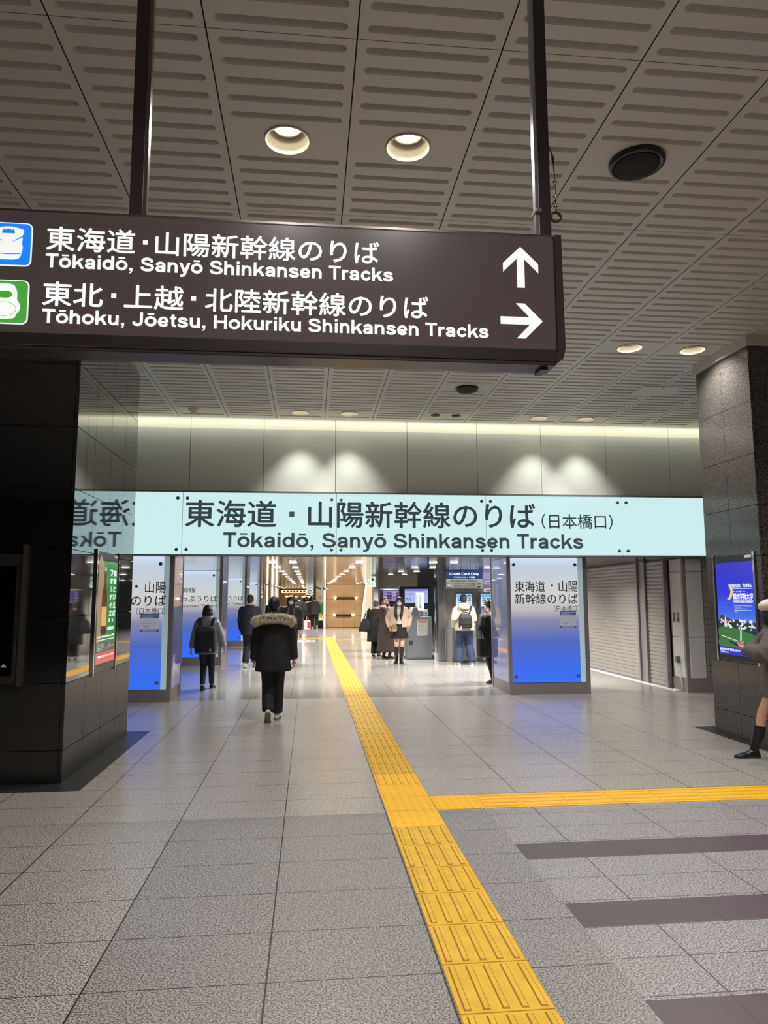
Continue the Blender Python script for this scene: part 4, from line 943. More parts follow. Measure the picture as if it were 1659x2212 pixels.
# machine seen from the side, with notice sheet
t = thing('ticket_machine', 'grey ticket machine seen from its side, with a white paper sheet taped on', 'ticket machine', (2.95, 19.5, 0))
a = MB(); a.prism([(2.62, 0.05), (2.62, 1.06), (2.76, 1.37), (2.86, 1.37), (2.96, 1.12), (3.25, 1.12), (3.25, 0.05)], 19.10, 19.85); a.build('cabinet', mat('machine_side', C(128, 132, 140), 0.4, 0.1), t)
a = MB(); a.prism([(2.605, 1.04), (2.75, 1.385), (2.87, 1.385), (2.90, 1.34), (2.85, 1.36), (2.765, 1.36), (2.63, 1.03)], 19.08, 19.12); a.build('edge_trim', mat('machine_trim', C(196, 200, 206), 0.4), t)
a = MB(); a.box(2.60, 3.27, 19.09, 19.86, 0, 0.055); a.build('plinth', mat('machine_plinth', C(84, 86, 92), 0.5), t)
a = MB(); a.box(2.63, 2.74, 19.092, 19.10, 0.385, 0.505); a.build('vent_cover', M_mdark, t)
t2 = thing('paper_sheet', 'white printed paper sheet taped on the side of the grey ticket machine', 'paper', (2.99, 19.095, 0.62))
a = MB(); a.box(2.85, 3.135, 19.09, 19.0985, 0.625, 1.04); a.build('sheet', mat('paper', C(218, 218, 214), 0.6), t2)
a = MB(); a.box(2.88, 3.11, 19.086, 19.09, 0.995, 1.02); a.build('red_line', mat('paper_red', C(190, 84, 70), 0.6), t2)
for k in range(9):
    a = MB(); a.box(2.88, 3.11-0.03*(k % 3), 19.087, 19.09, 0.955-k*.034, 0.965-k*.034); a.build('print_line', mat('paper_ink', C(150, 150, 150), 0.6), t2)
for (xx, zz) in ((2.86, 1.03), (3.12, 1.03), (2.86, .64), (3.12, .64)):
    a = MB(); a.box(xx-.03, xx+.03, 19.084, 19.087, zz-.02, zz+.02); a.build('tape', mat('tape', C(170, 172, 174), 0.2), t2)
t2 = thing('clear_divider', 'narrow upright divider of pale panels on top of the side-on ticket machine', 'divider', (3.02, 19.5, 1.12))
a = MB(); a.box(2.885, 3.11, 19.48, 19.5, 1.28, 1.76); a.build('board', mat('divider_pale', C(186, 192, 196), 0.3), t2)
for (xa, xb) in ((2.87, 2.92), (2.96, 3.02)):
    a = MB(); a.box(xa, xb, 19.455, 19.46, 1.40, 1.72); a.build('lit_strip', screen_emit('divider_lit', C(214, 232, 244), 0.8), t2)
a = MB(); a.rbox(2.965, 3.06, 19.40, 19.47, 1.125, 1.29, 0.02); a.build('ticket_tray', M_mdark, t2)
a = MB(); a.box(3.03, 3.06, 19.48, 19.5, 1.121, 1.28); a.build('support', M_steel, t2)
# big information screens
def bigscreen(lab, x0, x1, y, z0, z1, sx0, sx1, sz0, sz1, kind):
    t = thing('information_screen', lab, 'screen', ((x0+x1)/2, y, z0))
    a = MB(); a.rbox(x0, x1, y, y+0.25, z0, z1, 0.01, 1); a.build('cabinet', mat('screen_cabinet', C(40, 44, 52), 0.3), t)
    a = MB(); a.box(sx0, sx1, y-0.005, y, sz0, sz1); s_ = a.build('screen', screen_emit('screen_' + kind, C(174, 178, 236) if kind == 'map' else C(150, 140, 214), 0.9), t)
    for xx in (x0+.06, x1-.12):
        a = MB(); a.box(xx, xx+.06, y+.08, y+.16, 0, z0+.02); a.build('stand', M_steel, t)
    w_, h_ = sx1-sx0, sz1-sz0
    def R(nm, u0, u1, v0, v1, c_): 
        q = MB(); q.box(sx0+u0*w_, sx0+u1*w_, y-0.008, y-0.005, sz0+v0*h_, sz0+v1*h_); q.build(nm, screen_emit('sc_%d_%d_%d' % tuple(int(255*v) for v in c_[:3]), c_, 0.85), s_)
    if kind == 'map':
        R('header', .02, .98, .88, .97, C(90, 100, 196)); R('panel', .03, .6, .05, .84, C(188, 200, 246)); R('panel', .64, .97, .05, .84, C(178, 190, 244))
        R('text_line', .06, .40, .62, .68, C(96, 80, 170)); R('arrow', .09, .11, .15, .32, C(30, 34, 60)); R('ticket_mark', .16, .28, .14, .36, C(26, 30, 56)); R('text_line', .66, .92, .70, .74, C(110, 120, 190))
        a = MB(); q = [(sx0+(.10)*w_, sz0+.38*h_), (sx0+.14*w_, sz0+.30*h_), (sx0+.06*w_, sz0+.30*h_)]; a.prism(q, y-.0085, y-.005); a.build('arrow', screen_emit('sc_arrow', C(30, 34, 60), .8), s_)
    else:
        for k in range(6):
            v = .82-k*.145
            R('train_badge', .0, .16, v, v+.09, (C(90, 96, 210), C(226, 120, 60), C(90, 96, 210), C(222, 190, 70), C(90, 96, 210), C(226, 120, 60))[k])
            R('train_row', .18, .44, v, v+.1, C(34, 32, 56)); R('train_badge', .5, .64, v, v+.09, (C(206, 200, 80), C(90, 96, 210), C(206, 200, 80), C(90, 96, 210), C(226, 120, 60), C(90, 96, 210))[k]); R('train_row', .66, .98, v, v+.1, C(34, 32, 56))
bigscreen('dark cabinet with a wide departure screen behind the masked person in the pink jacket', 2.10, 2.82, 21.6, 1.10, 1.885, 2.21, 2.80, 1.515, 1.83, 'list')
bigscreen('dark cabinet with a pale blue guide screen above the side-on ticket machine', 2.58, 3.46, 20.6, 1.10, 1.94, 2.73, 3.40, 1.47, 1.87, 'map')
t = thing('counter_plate', 'small white poster under the pale blue guide screen', 'poster', (3.3, 20.5, 1.1))
a = MB(); a.box(3.20, 3.38, 20.56, 20.59, 1.12, 1.30); a.build('plate', M_white, t)
a = MB(); a.box(3.28, 3.30, 20.565, 20.585, 0.0, 1.12); a.build('stand', M_steel, t)
for k in range(2):
    a = MB(); a.box(3.22+.08*k, 3.28+.08*k, 20.555, 20.56, 1.15, 1.22); a.build('picture', mat('plate_pic%d' % k, C(150, 140, 90) if k == 0 else C(90, 110, 160), 0.5), t)
w = MB(); w.box(2.15, 3.5, 23.2, 23.3, 0, ZI); struct(w, 'wall_gates', mat('gate_wall', C(214, 208, 198), 0.35))
w = MB(); w.box(2.02, 2.15, 22.6, 23.3, 0, ZI); struct(w, 'trim_6', mat('gate_pier', C(196, 192, 188), 0.3))
t = thing('mirror_panel', 'tall glossy glass panel between the side-on ticket machine and the steel post', 'panel', (3.3, 19.0, 0))
a = MB(); a.box(3.262, 3.325, 18.7, 18.78, 0.2, ZI-0.01); a.build('glass', M_mirror, t)
a = MB(); a.box(3.262, 3.325, 18.7, 18.8, 0, 0.2); a.build('white_box', M_white, t)
t = thing('exit_sign', 'small hanging green and white lit exit sign with a left arrow', 'sign', (1.94, 22, 1.96))
a = MB(); a.box(1.865, 2.01, 22, 22.05, 1.955, 2.275); a.build('lit_box', mat('exit_lit', C(220, 240, 235), 0.3, emit=C(206, 240, 228), es=0.9), t)
gk = mat('exit_green', C(20, 110, 90), 0.4)
a = MB(); a.prism([(1.885, 2.03), (1.915, 2.07), (1.925, 2.06), (1.91, 2.037), (1.985, 2.037), (1.985, 2.023), (1.91, 2.023), (1.925, 2.0), (1.915, 1.99)], 21.996, 22); a.build('arrow', gk, t)
a = MB(); a.prism(smooth_poly([(1.90, 2.13), (1.93, 2.15), (1.96, 2.13), (1.98, 2.16), (1.95, 2.19), (1.93, 2.24), (1.90, 2.22), (1.91, 2.18)]), 21.996, 22); a.build('running_figure', gk, t)
a = MB(); a.box(1.93, 1.945, 22.02, 22.03, 2.275, ZI); a.build('hanger', M_steel, t)

# ---------------------------------------------------------------- far end: wall lamps, lit edge, slanted light panel, shop front
for k, (x0, x1, z) in enumerate(((1.40, 2.52, 1.59), (1.36, 2.36, 0.668))):
    t = thing('wall_lamp_bar', f'black bar with a glowing lamp at each end, {"upper" if k == 0 else "lower"} one on the tan wall', 'wall lamp', ((x0+x1)/2, 39.2, z))
    a = MB(); a.box(x0+0.06, x1-0.06, 39.16, 39.26, z-0.055, z+0.055); a.build('bar', mat('bar_black', C(40, 28, 20), 0.5), t)
    for xx in (x0, x1):
        a = MB(); a.lathe((xx, 39.19, z), [(0.02, -0.05), (0.06, -0.03), (0.085, 0.03), (0.08, 0.05), (0.03, 0.06)], 16); a.build('lamp', mat('bar_lamp', (1, 1, 1, 1), 0.5, emit=(1, 0.86, 0.62, 1), es=4.0), t, True)
        spot((xx, 39.0, z+0.15), 0, 100) if False else None
t = thing('light_strip', 'tall thin glowing white strip at the left edge of the tan wall', 'light', (0.82, 39.2, 0))
a = MB(); a.box(0.75, 0.885, 39.15, 39.28, 0.0, ZI); a.build('housing', M_white, t)
a = MB(); a.box(0.80, 0.875, 39.14, 39.15, 0.02, ZI-0.01); a.build('diffuser', mat('strip_glow', (1, 1, 1, 1), 0.5, emit=C(255, 240, 214), es=1.3), t)
t = thing('slanted_wall_light', 'tall slanted cream light panel at the right end of the tan wall', 'light', (3.0, 38.6, 0))
a = MB(); a.prism([(2.74, 0.0), (3.40, 0.0), (3.62, ZI-.01), (3.0, ZI-.01), (2.86, 1.3)], 38.6, 38.7); a.build('panel', mat('panel_cream', C(210, 204, 184), 0.2, emit=C(214, 204, 172), es=0.42), t)
a = MB(); a.prism([(2.73, 0.0), (2.82, 0.0), (3.08, ZI-.01), (2.99, ZI-.01), (2.85, 1.3)], 38.58, 38.6); a.build('glow_edge', mat('edge_glow', (1, 1, 1, 1), 0.5, emit=C(255, 244, 214), es=1.0), t)
for k in range(3):
    l = bpy.data.lights.new('wall_wash', 'AREA'); l.shape = 'RECTANGLE'; l.size = 1.2; l.size_y = 0.1; l.energy = WARM_W; l.color = (1, 0.78, 0.52)
    o = bpy.data.objects.new('wall_wash', l); COL.objects.link(o); o.location = (0.4+1.3*k, 37.6, ZI-0.02); o.rotation_euler = (math.radians(28), 0, 0)
t = thing('info_board', 'grey and green corner board beside the glowing strip at the far end', 'board', (0.55, 39.1, 0))
a = MB(); a.box(0.36, 0.745, 39.0, 39.3, 0, ZI); a.build('board', mat('board_grey', C(176, 172, 160), 0.35), t)
a = MB(); a.prism([(0.37, 0.16), (0.74, 0.16), (0.74, 1.40), (0.37, 1.12)], 38.99, 39.0); a.build('green_field', mat('board_green', C(52, 122, 58), 0.4, emit=C(52, 122, 58), es=0.25), t)
a = MB(); a.box(0.36, 0.745, 38.985, 39.3, 0, 0.15); a.build('base', M_black, t)
a = MB(); a.lathe((0.58, 38.995, 1.64), [(0.09, 0.0), (0.09, 0.008), (0.06, 0.009)], 20, 'y'); a.build('round_emblem', mat('emblem_green', C(132, 148, 92), 0.5), t)
for k, (xx, yy, zz) in enumerate(((0.30, 33.0, 2.05), (0.62, 32.0, 2.0))):
    t = thing('security_camera', ('grey security camera hanging left of the glowing strip', 'grey security camera hanging in front of the tan wall')[k], 'camera', (xx, yy, zz))
    a = MB(); a.tube([(xx-.02, yy, zz+.04), (xx+.24, yy, zz-.04)], 0.045, 10); a.build('body', M_bolt, t, True)
    a = MB(); a.tube([(xx+.05, yy, zz+.04), (xx+.05, yy, ZI)], 0.014, 8); a.build('stem', M_bolt, t, True)
t = thing('hanging_lit_sign', 'white lit hanging direction sign over the far corridor', 'sign', (0.0, 44, 1.9))
for k, z in enumerate((2.14, 1.96, 1.80)):
    a = MB(); a.box(-0.18, 0.26, 44, 44.08, z, z+.16-.04*(k == 2)); f_ = a.build('lit_box', mat('far_sign', C(220, 236, 234), 0.4, emit=C(206, 228, 226), es=0.9), t)
    a = MB(); a.box(-0.12, 0.18, 43.995, 44, z+.04, z+.09); a.build('print_line', mat('far_ink', C(90, 130, 140), 0.5), f_)
t = thing('shop_front', 'warm glowing shop front closing the far end of the corridor', 'shop front', (-0.9, 58, 0))
a = MB(); a.box(-2.6, 0.8, 58.2, 58.3, 0, ZI); a.build('back_panel', mat('shop_back', C(120, 84, 50), 0.4), t)
a = MB(); a.box(-2.2, -0.2, 58.0, 58.2, 2.0, 2.22); a.build('lit_fascia', mat('shop_fascia', (1, 1, 1, 1), 0.4, emit=C(240, 226, 160), es=1.2), t)
for k in range(7):
    a = MB(); a.box(-2.05+k*.26, -1.88+k*.26, 57.98, 58.0, 2.05, 2.17); a.build('fascia_mark', mat('shop_mark', C(120, 130, 70), 0.5), t)
a = MB(); a.box(-1.9, 0.3, 58.0, 58.2, 1.66, 1.72); a.build('light_strip', mat('shop_strip', (1, 1, 1, 1), 0.5, emit=C(255, 236, 200), es=1.5), t)
for k in range(5):
    a = MB(); a.box(-1.95+k*.5, -1.7+k*.5, 58.05, 58.2, 1.75, 1.95); a.build('goods_shelf', mat('goods%d' % k, C(150+15*k, 100+10*k, 50), 0.5, emit=C(190, 130, 60), es=0.35), t)
t = thing('lit_column', 'slim yellow lit column in the far corridor', 'column', (0.2, 50, 0))
a = MB(); a.box(0.10, 0.24, 50, 50.1, 0, ZI); a.build('shaft', M_cream, t); a = MB(); a.box(0.11, 0.17, 49.99, 50, 0.1, ZI-.02); a.build('lit_strip', mat('yellow_glow', (1, 1, 1, 1), 0.5, emit=C(250, 200, 80), es=1.0), t)
for k in range(4):
    yy = 34.2+4.5*k
    t = thing('wall_pier', f'beige wall pier with a thin lit strip, {ordn[k]} along the left corridor wall', 'pier', (-2.3, yy, 0))
    a = MB(); a.box(-2.6, -2.1+.03*k, yy, yy+.9, 0, ZI); a.build('pier', mat('pier_beige', C(190, 176, 156), 0.3), t)
    a = MB(); a.box(-2.28+.03*k, -2.2+.03*k, yy-.01, yy, 0.3, ZI-.05); a.build('lit_strip', M_warmglow if k else mat('blue_glow', (1, 1, 1, 1), 0.5, emit=C(70, 92, 226), es=1.0), t)
t = thing('floor_sticker', 'flat printed floor sticker with red and dark squares, beside the yellow strip', 'floor sticker', (-0.2, 27.6, 0))
a = MB(); a.box(-0.62, 0.22, 27.2, 28.3, 0.001, 0.003); a.build('sheet', M_white, t)
for k, (x0, x1, c_) in enumerate(((-.58, -.3, C(180, 160, 160)), (-.22, -.08, C(206, 70, 70)), (-.06, .04, C(206, 70, 70)), (.06, .2, C(70, 74, 84)))):
    for q in range(2):
        a = MB(); a.box(x0, x1, 27.3+q*.5, 27.68+q*.5, 0.003, 0.004); a.build('printed_square', mat('stk%d' % (k if q == 0 or k != 2 else 0), c_, 0.5), t)

# ================================================================ PEOPLE
SKIN = mat('skin', C(214, 170, 148), 0.5, noise=(14, C(206, 160, 138)))
HAIR_B = mat('hair_black', C(24, 21, 22), 0.38, bump=(90, 0.5)); HAIR_BR = mat('hair_brown', C(62, 38, 32), 0.4, bump=(90, 0.5)); HAIR_G = mat('hair_grey', C(70, 68, 68), 0.45, bump=(90, 0.5))
MASK = mat('face_mask', C(228, 230, 234), 0.6); EYE = mat('eye_dark', C(22, 16, 14), 0.2); LIP = mat('lips', C(176, 104, 98), 0.5); BROW = mat('brow', C(40, 30, 28), 0.6)
def cloth(name, c, rough=0.8, b=(60, 0.25)): return mat(name, c, rough, bump=b)
BLACKC = cloth('black_cloth', C(17, 17, 20)); BLACKT = cloth('black_trousers', C(20, 21, 25)); NAVY = cloth('navy_cloth', C(20, 26, 40)); JEAN = cloth('dark_denim', C(40, 52, 82), 0.8, (200, 0.3))
SOLE = mat('shoe_sole', C(124, 116, 104), 0.6); WSHOE = mat('white_shoe', C(216, 214, 208), 0.5); BSHOE = mat('black_leather', C(18, 17, 18), 0.25); WSOLE = mat('white_sole', C(226, 224, 220), 0.5)

def V3(*a): return Vector(a)
def ik(a, c, l1, l2, hint):
    a, c = Vector(a), Vector(c); d = c-a; L = min(d.length, (l1+l2)*0.999); u = d.normalized(); c2 = a+u*L
    x = (l1*l1-l2*l2+L*L)/(2*L); h = math.sqrt(max(l1*l1-x*x, 0)); hv = Vector(hint); hv = hv-u*hv.dot(u)
    if hv.length < 1e-6: hv = Vector((0, 1, 0))-u*u.y
    return a+u*x+hv.normalized()*h, c2
def footM(f, k):      # f = (x, y, yaw degrees outward/left+, heel lift degrees, height)
    x, y, yw, pt, z = f
    return Matrix.Translation((x, y, z)) @ Matrix.Rotation(math.radians(yw), 4, 'Z') @ Matrix.Translation((0, .095*k, 0)) @ Matrix.Rotation(math.radians(-pt), 4, 'X') @ Matrix.Translation((0, -.095*k, 0)) @ Matrix.Scale(k, 4)
class Person:
    def __init__(p, label, x, y, rz=0.0, H=1.68, female=False, feet=None, hands=None, hips=0.0, lean=0.0, head=(0, 0), headoff=(0, 0), elbow=None, shw=None, sway=0.0):
        p.root = thing('person', label, 'person', (x, y, 0), math.radians(rz)); p.H = H; k = p.k = H/1.70; p.fem = female
        sh = shw or (0.165 if female else 0.188); p.sh = sh*k
        feet = feet or ((-.09, 0, 6, 0, 0), (.09, 0, -6, 0, 0)); p.FM = [footM(f, k) for f in feet]
        p.ank = [m @ V3(0, -.03, .085) for m in p.FM]
        hz = .885*k-hips; p.hip = [V3(-.085*k+sway, 0, hz), V3(.085*k+sway, 0, hz)]
        p.knee = []
        for i in (0, 1):
            kn, _ = ik(p.hip[i], p.ank[i], .42*k, .415*k, (0.0, 1, 0)); p.knee.append(kn)
        p.lean = lean
        p.shz = 1.385*k-hips
        p.sho = [V3(q*p.sh+sway*.5, p.yl(p.shz), p.shz-.03*k) for q in (-1, 1)]
        p.neck = V3(sway*.3, p.yl(1.44*k-hips), 1.44*k-hips)
        p.head = V3(sway*.2+headoff[0], p.yl(1.575*k-hips)+.015*k+headoff[1], 1.575*k-hips)
        p.HM = Matrix.Translation(p.head) @ Matrix.Rotation(math.radians(head[0]), 4, 'Z') @ Matrix.Rotation(math.radians(head[1]), 4, 'X') @ Matrix.Scale(k, 4)
        p.hz = hz
        hands = hands or ((-.27, .02, .80), (.27, .02, .80)); p.wri = []; p.elb = []
        elbow = elbow or ((-.5, -1, 0), (.5, -1, 0))
        for i in (0, 1):
            e, w_ = ik(p.sho[i], V3(*hands[i]), .275*k, .25*k, elbow[i]); p.elb.append(e); p.wri.append(w_)
    def yl(p, z):
        t = max(0.0, (z-.88*p.k)/(.6*p.k)); return p.lean*t**1.3
    def hpt(p, x, y, z): return p.HM @ V3(x, y, z)
    def hell(p, mb, c, r): mb.ell(p.hpt(*c), tuple(q*p.k for q in r), M=p.HM.to_3x3().normalized())
    def hand(p, mb, i, curl=22, palm=None, spread=6, grip=None):
        k = p.k; w_, e = p.wri[i], p.elb[i]; d = (w_-e).normalized(); sg = -1 if i == 0 else 1
        n = Vector(palm) if palm else V3(-sg, 0, 0); n = (n-d*n.dot(d)).normalized()
        s_ = Vector((0, 1, 0)); s_ = s_-d*s_.dot(d)-n*s_.dot(n)
        s_ = s_.normalized() if s_.length > 1e-4 else n.cross(d)
        kn = w_+d*.085*k
        mb.tube([w_-d*.02*k, w_+d*.03*k, kn], [(.024*k, .02*k), (.036*k, .016*k), (.041*k, .014*k)], 12, ref=n, rnd=True)
        for q, (o, L, r) in enumerate(((.030, .072, .0088), (.010, .080, .0092), (-.010, .074, .0088), (-.029, .058, .0078))):
            b_ = kn+s_*o*k-d*.012*k; pts = [b_]; ang = 0.0; dd = d
            for f, sgm in enumerate((.45, .32, .23)):
                ang += math.radians(curl*(1+.15*q)); dd = (d*math.cos(ang)+n*math.sin(ang)+s_*(1.5-q)*.04).normalized(); pts.append(pts[-1]+dd*(L*sgm*k+(.012*k if f == 0 else 0)))
            mb.tube(pts, [r*k*1.05, r*k, r*k*.93, r*k*.8], 8, rnd=True)
        tb = w_+d*.028*k+s_*.026*k; t1 = tb+(s_*.75+d*.7+n*.25).normalized()*.036*k; t2 = t1+(d*.9+n*.45+s_*.1).normalized()*.03*k
        mb.tube([tb-s_*.01*k, t1, t2], [.012*k, .0105*k, .0085*k], 8, rnd=True)
    def body(p, vox=0.009, curl=(22, 22), palms=(None, None), m=None):
        k = p.k; mb = MB(); p.hell(mb, (0, -.012, .022), (.073, .092, .090)); p.hell(mb, (0, .020, -.03), (.060, .068, .075)); p.hell(mb, (0, .048, -.088), (.036, .034, .026))
        p.hell(mb, (0, .075, .018), (.046, .018, .013)); p.hell(mb, (0, .082, -.062), (.024, .011, .010)); p.hell(mb, (.034, .062, -.03), (.022, .02, .02)); p.hell(mb, (-.034, .062, -.03), (.022, .02, .02))
        mb.tube([p.hpt(0, .084, .008), p.hpt(0, .099, -.018), p.hpt(0, .103, -.03)], [.008*k, .012*k, .014*k], 8, rnd=True)
        for s_ in (1, -1): p.hell(mb, (s_*.074, -.005, -.012), (.011, .022, .032))
        mb.tube([p.hpt(0, -.02, -.05), p.neck+V3(0, 0, -.04*k)], [.052*k, .060*k], 14)
        cx = (p.hip[0].x+p.hip[1].x)/2; w_ = p.sh
        T = lambda z: p.yl(z)
        zz = lambda f: p.hz+(p.shz-p.hz)*f
        mb.eloft([(cx, 0, p.hz-.07*k, .10*k, .09*k), (cx, 0, p.hz, .145*k, .105*k), (cx, T(zz(.25)), zz(.25), .138*k, .098*k), (cx*.8, T(zz(.45)), zz(.45), .122*k, .092*k), (cx*.6, T(zz(.75)), zz(.75), w_*.86, .105*k), (cx*.5, T(zz(.95)), zz(.95), w_*.95, .085*k), (cx*.4, T(zz(1.06)), zz(1.06), w_*.6, .062*k), (p.neck.x, p.neck.y, p.neck.z, .062*k, .056*k)])
        for i in (0, 1):
            mb.tube([p.sho[i], p.elb[i], p.wri[i]], [.050*k, .040*k, .026*k], 12, rnd=True)
            mid = p.knee[i]*.6+p.ank[i]*.4
            mb.tube([p.hip[i]+V3(0, 0, -.01), p.hip[i]*.5+p.knee[i]*.5, p.knee[i], mid+V3(0, -.012*k, 0), p.ank[i]], [.078*k, .066*k, .050*k, .052*k, .034*k], 14, rnd=True)
            M = p.FM[i]
            mb.tube([M @ V3(0, -.04, .055), M @ V3(0, .02, .052), M @ V3(0, .09, .036), M @ V3(0, .12, .034)], [(.022*k, .022*k), (.024*k, .024*k), (.026*k, .014*k), (.02*k, .008*k)], 12, rnd=True, ref=(0, 0, 1))
            p.hand(mb, i, curl[i], palms[i])
        p.b = mb.blob('body', m or SKIN, p.root, vox, 3); return p.b
    def face(p, mask=False):
        for s_ in (1, -1):
            a = MB(); p.hell(a, (s_*.030, .0845, -.002), (.013, .006, .006)); a.build('eye', EYE, p.root, True, True)
            a = MB(); a.tube([p.hpt(s_*.014, .093, .02), p.hpt(s_*.032, .09, .026), p.hpt(s_*.05, .078, .021)], .003*p.k, 6); a.build('eyebrow', BROW, p.root, True, True)
        if mask:
            a = MB(); p.hell(a, (0, .055, -.052), (.066, .058, .056)); p.hell(a, (0, .085, -.03), (.03, .03, .03)); q = a.blob('face_mask', MASK, p.root, .006, 5)
            for s_ in (1, -1):
                a = MB(); a.tube([p.hpt(s_*.058, .06, -.03), p.hpt(s_*.078, .01, -.01)], .002, 6); a.build('ear_loop', MASK, q, False, True)
        else:
            a = MB(); p.hell(a, (0, .089, -.062), (.022, .006, .008)); a.build('mouth', LIP, p.root, True, True)
    def hair(p, kind, m, vox=0.008):
        a = MB(); H_ = lambda c, r: p.hell(a, c, r); k = p.k
        H_((0, -.018, .034), (.082, .098, .092)); H_((0, -.052, -.022), (.070, .056, .066))
        if kind == 'short': H_((.066, -.012, .0), (.018, .045, .04)); H_((-.066, -.012, .0), (.018, .045, .04)); H_((.02, .06, .075), (.05, .03, .025))
        if kind in ('bob', 'mid'):
            H_((0, -.016, .024), (.097, .104, .092)); H_((0, -.02, -.005), (.100, .095, .085)); H_((0, -.045, -.05), (.102, .070, .072)); H_((.076, -.005, -.045), (.030, .062, .082)); H_((-.076, -.005, -.045), (.030, .062, .082)); H_((0, .06, .07), (.062, .028, .03))
        if kind == 'mid':
            H_((.062, .01, -.09), (.026, .05, .06)); H_((-.062, .01, -.09), (.026, .05, .06))
        if kind == 'long':
            H_((.068, .0, -.03), (.02, .055, .09)); H_((-.068, .0, -.03), (.02, .055, .09)); H_((.045, .06, .06), (.03, .03, .035)); H_((-.045, .06, .06), (.03, .03, .035))
        if kind == 'low': H_((0, -.06, -.05), (.06, .04, .04))
        p.hm = m
        o = a.blob('hair', m, p.root, vox, 4); return o
    def locks(p, paths, m, parent=None):
        a = MB()
        for pts, r in paths: a.tube(pts, r, 12, rnd=True)
        return a.blob('hair_length', m, parent or p.root, .009, 5)
    def coat(p, m, hem, name='jacket', hemw=.22, hemd=.16, chest=None, waist=None, sleeve=(.075, .066, .052), quilt=0, collar=.075, vox=.012, sleeves=True, wristcut=.03, sm=5, hemx=0.0, hemy=0.0):
        k = p.k; a = MB(); cx = (p.hip[0].x+p.hip[1].x)/2; w_ = (chest or p.sh+.045*k); wa = waist or (w_*.92)
        zs = []; n = 26; z0, z1 = hem, p.shz-.02*k
        rings = []
        for i in range(n+1):
            t = i/n; z = z0+(z1-z0)*t; zh = (z-hem)/(z1-hem)
            zw = (1.08*k-hem)/(z1-hem)
            if zh < zw: f = zh/zw; rx = hemw+(wa-hemw)*f; ry = hemd+(.135*k-hemd)*f
            else: f = (zh-zw)/(1-zw); rx = wa+(w_*(1-.10*max(0, f-.72)/.28)-wa)*math.sin(f*PI/2); ry = .135*k+(.008*k)*math.sin(f*PI)
            if quilt: rx += .010*abs(math.sin(PI*z*quilt))-.005; ry += .012*abs(math.sin(PI*z*quilt))-.006
            hk = max(0, 1-zh*1.6)
            rings.append((cx*(1-t*.5)+hemx*hk, p.yl(z)+hemy*hk, z, rx, ry))
        rings += [(cx*.4, p.yl(p.shz), p.shz+.015*k, w_*.78, .115*k), (cx*.3, p.yl(p.shz), p.shz+.04*k, w_*.50, .095*k), (p.neck.x, p.neck.y, p.neck.z+.012*k, collar*k, collar*k)]
        a.eloft(rings, 28, p=2.1)
        if sleeves:
            for i in (0, 1):
                s_, e, w2 = p.sho[i], p.elb[i], p.wri[i]; d = (w2-e).normalized(); w2 = w2-d*(wristcut-.03)
                pts = [s_]; rad = [sleeve[0]*k*.86]; N = 14
                for j in range(1, N+1):
                    t = j/N
                    if t <= .5: q = s_.lerp(e, t*2); r = sleeve[0]+(sleeve[1]-sleeve[0])*t*2
                    else: q = e.lerp(w2, t*2-1); r = sleeve[1]+(sleeve[2]-sleeve[1])*(t*2-1)
                    if quilt: r += .006*abs(math.sin(PI*j*.5))-.002
                    pts.append(q); rad.append(r*k)
                a.tube(pts, rad, 16)
                a.ell(s_+V3(0, 0, -.01), (sleeve[0]*k*.90,)*3)
        return a.blob(name, m, p.root, vox, sm)
    def trousers(p, m, thigh=.095, knee=.075, hem=.062, top=None, gap=.05, vox=.011, name='trousers'):
        k = p.k; a = MB(); cx = (p.hip[0].x+p.hip[1].x)/2
        a.eloft([(cx, 0, p.hz-.09*k, .135*k, .11*k), (cx, 0, p.hz, .165*k, .125*k), (cx, 0, (top or p.hz+.13*k), .150*k, .115*k)], 24)
        for i in (0, 1):
            h, kn, an = p.hip[i], p.knee[i], p.ank[i]; en = an+(kn-an).normalized()*gap*k-(kn-an).normalized()*.03*k
            a.tube([h+V3(0, 0, .02), h.lerp(kn, .5), kn, kn.lerp(en, .5)+V3(0, -.012*k, 0), en], [(thigh+.006)*k, thigh*k*.92, knee*k, (knee*.45+hem*.55)*k, hem*k], 18)
        return a.blob(name, m, p.root, vox, 5)
    def shoes(p, m, sole=SOLE, kind='shoe', only=(0, 1), top=None):
        for i in only:
            M = p.FM[i]; a = MB(); rings = []
            for (y, w_, h) in ((-.088, .018, .05), (-.08, .032, .075), (-.05, .038, .085), (-.01, .040, .088), (.03, .041, .078), (.07, .044, .058), (.11, .047, .048), (.15, .042, .040), (.175, .030, .032), (.186, .014, .022)):
                rings.append([tuple(M @ V3(w_*math.copysign(abs(math.cos(2*PI*j/20))**.8, math.cos(2*PI*j/20)), y, .018+(h-.018)/2*(1+math.copysign(abs(math.sin(2*PI*j/20))**.8, math.sin(2*PI*j/20))))) for j in range(20)])
            a.loft(rings)
            if kind == 'boot':
                q = (top or p.knee[i].z-.05); d = (p.knee[i]-p.ank[i]); t = (q-p.ank[i].z)/d.z; tp = p.ank[i]+d*t; md = p.ank[i]+d*t*.62
                a.tube([p.ank[i]-d.normalized()*.02, p.ank[i]+d*t*.25, md+V3(0, -.01, 0), tp], [.046*p.k, .048*p.k, .062*p.k, .064*p.k], 16)
            if kind == 'ankle':
                d = (p.knee[i]-p.ank[i]).normalized(); a.tube([p.ank[i]-d*.02, p.ank[i]+d*.1], [.045*p.k, .05*p.k], 14)
            s_ = a.blob('boot' if kind != 'shoe' else 'shoe', m, p.root, .007, 2)
            b = MB(); out = []
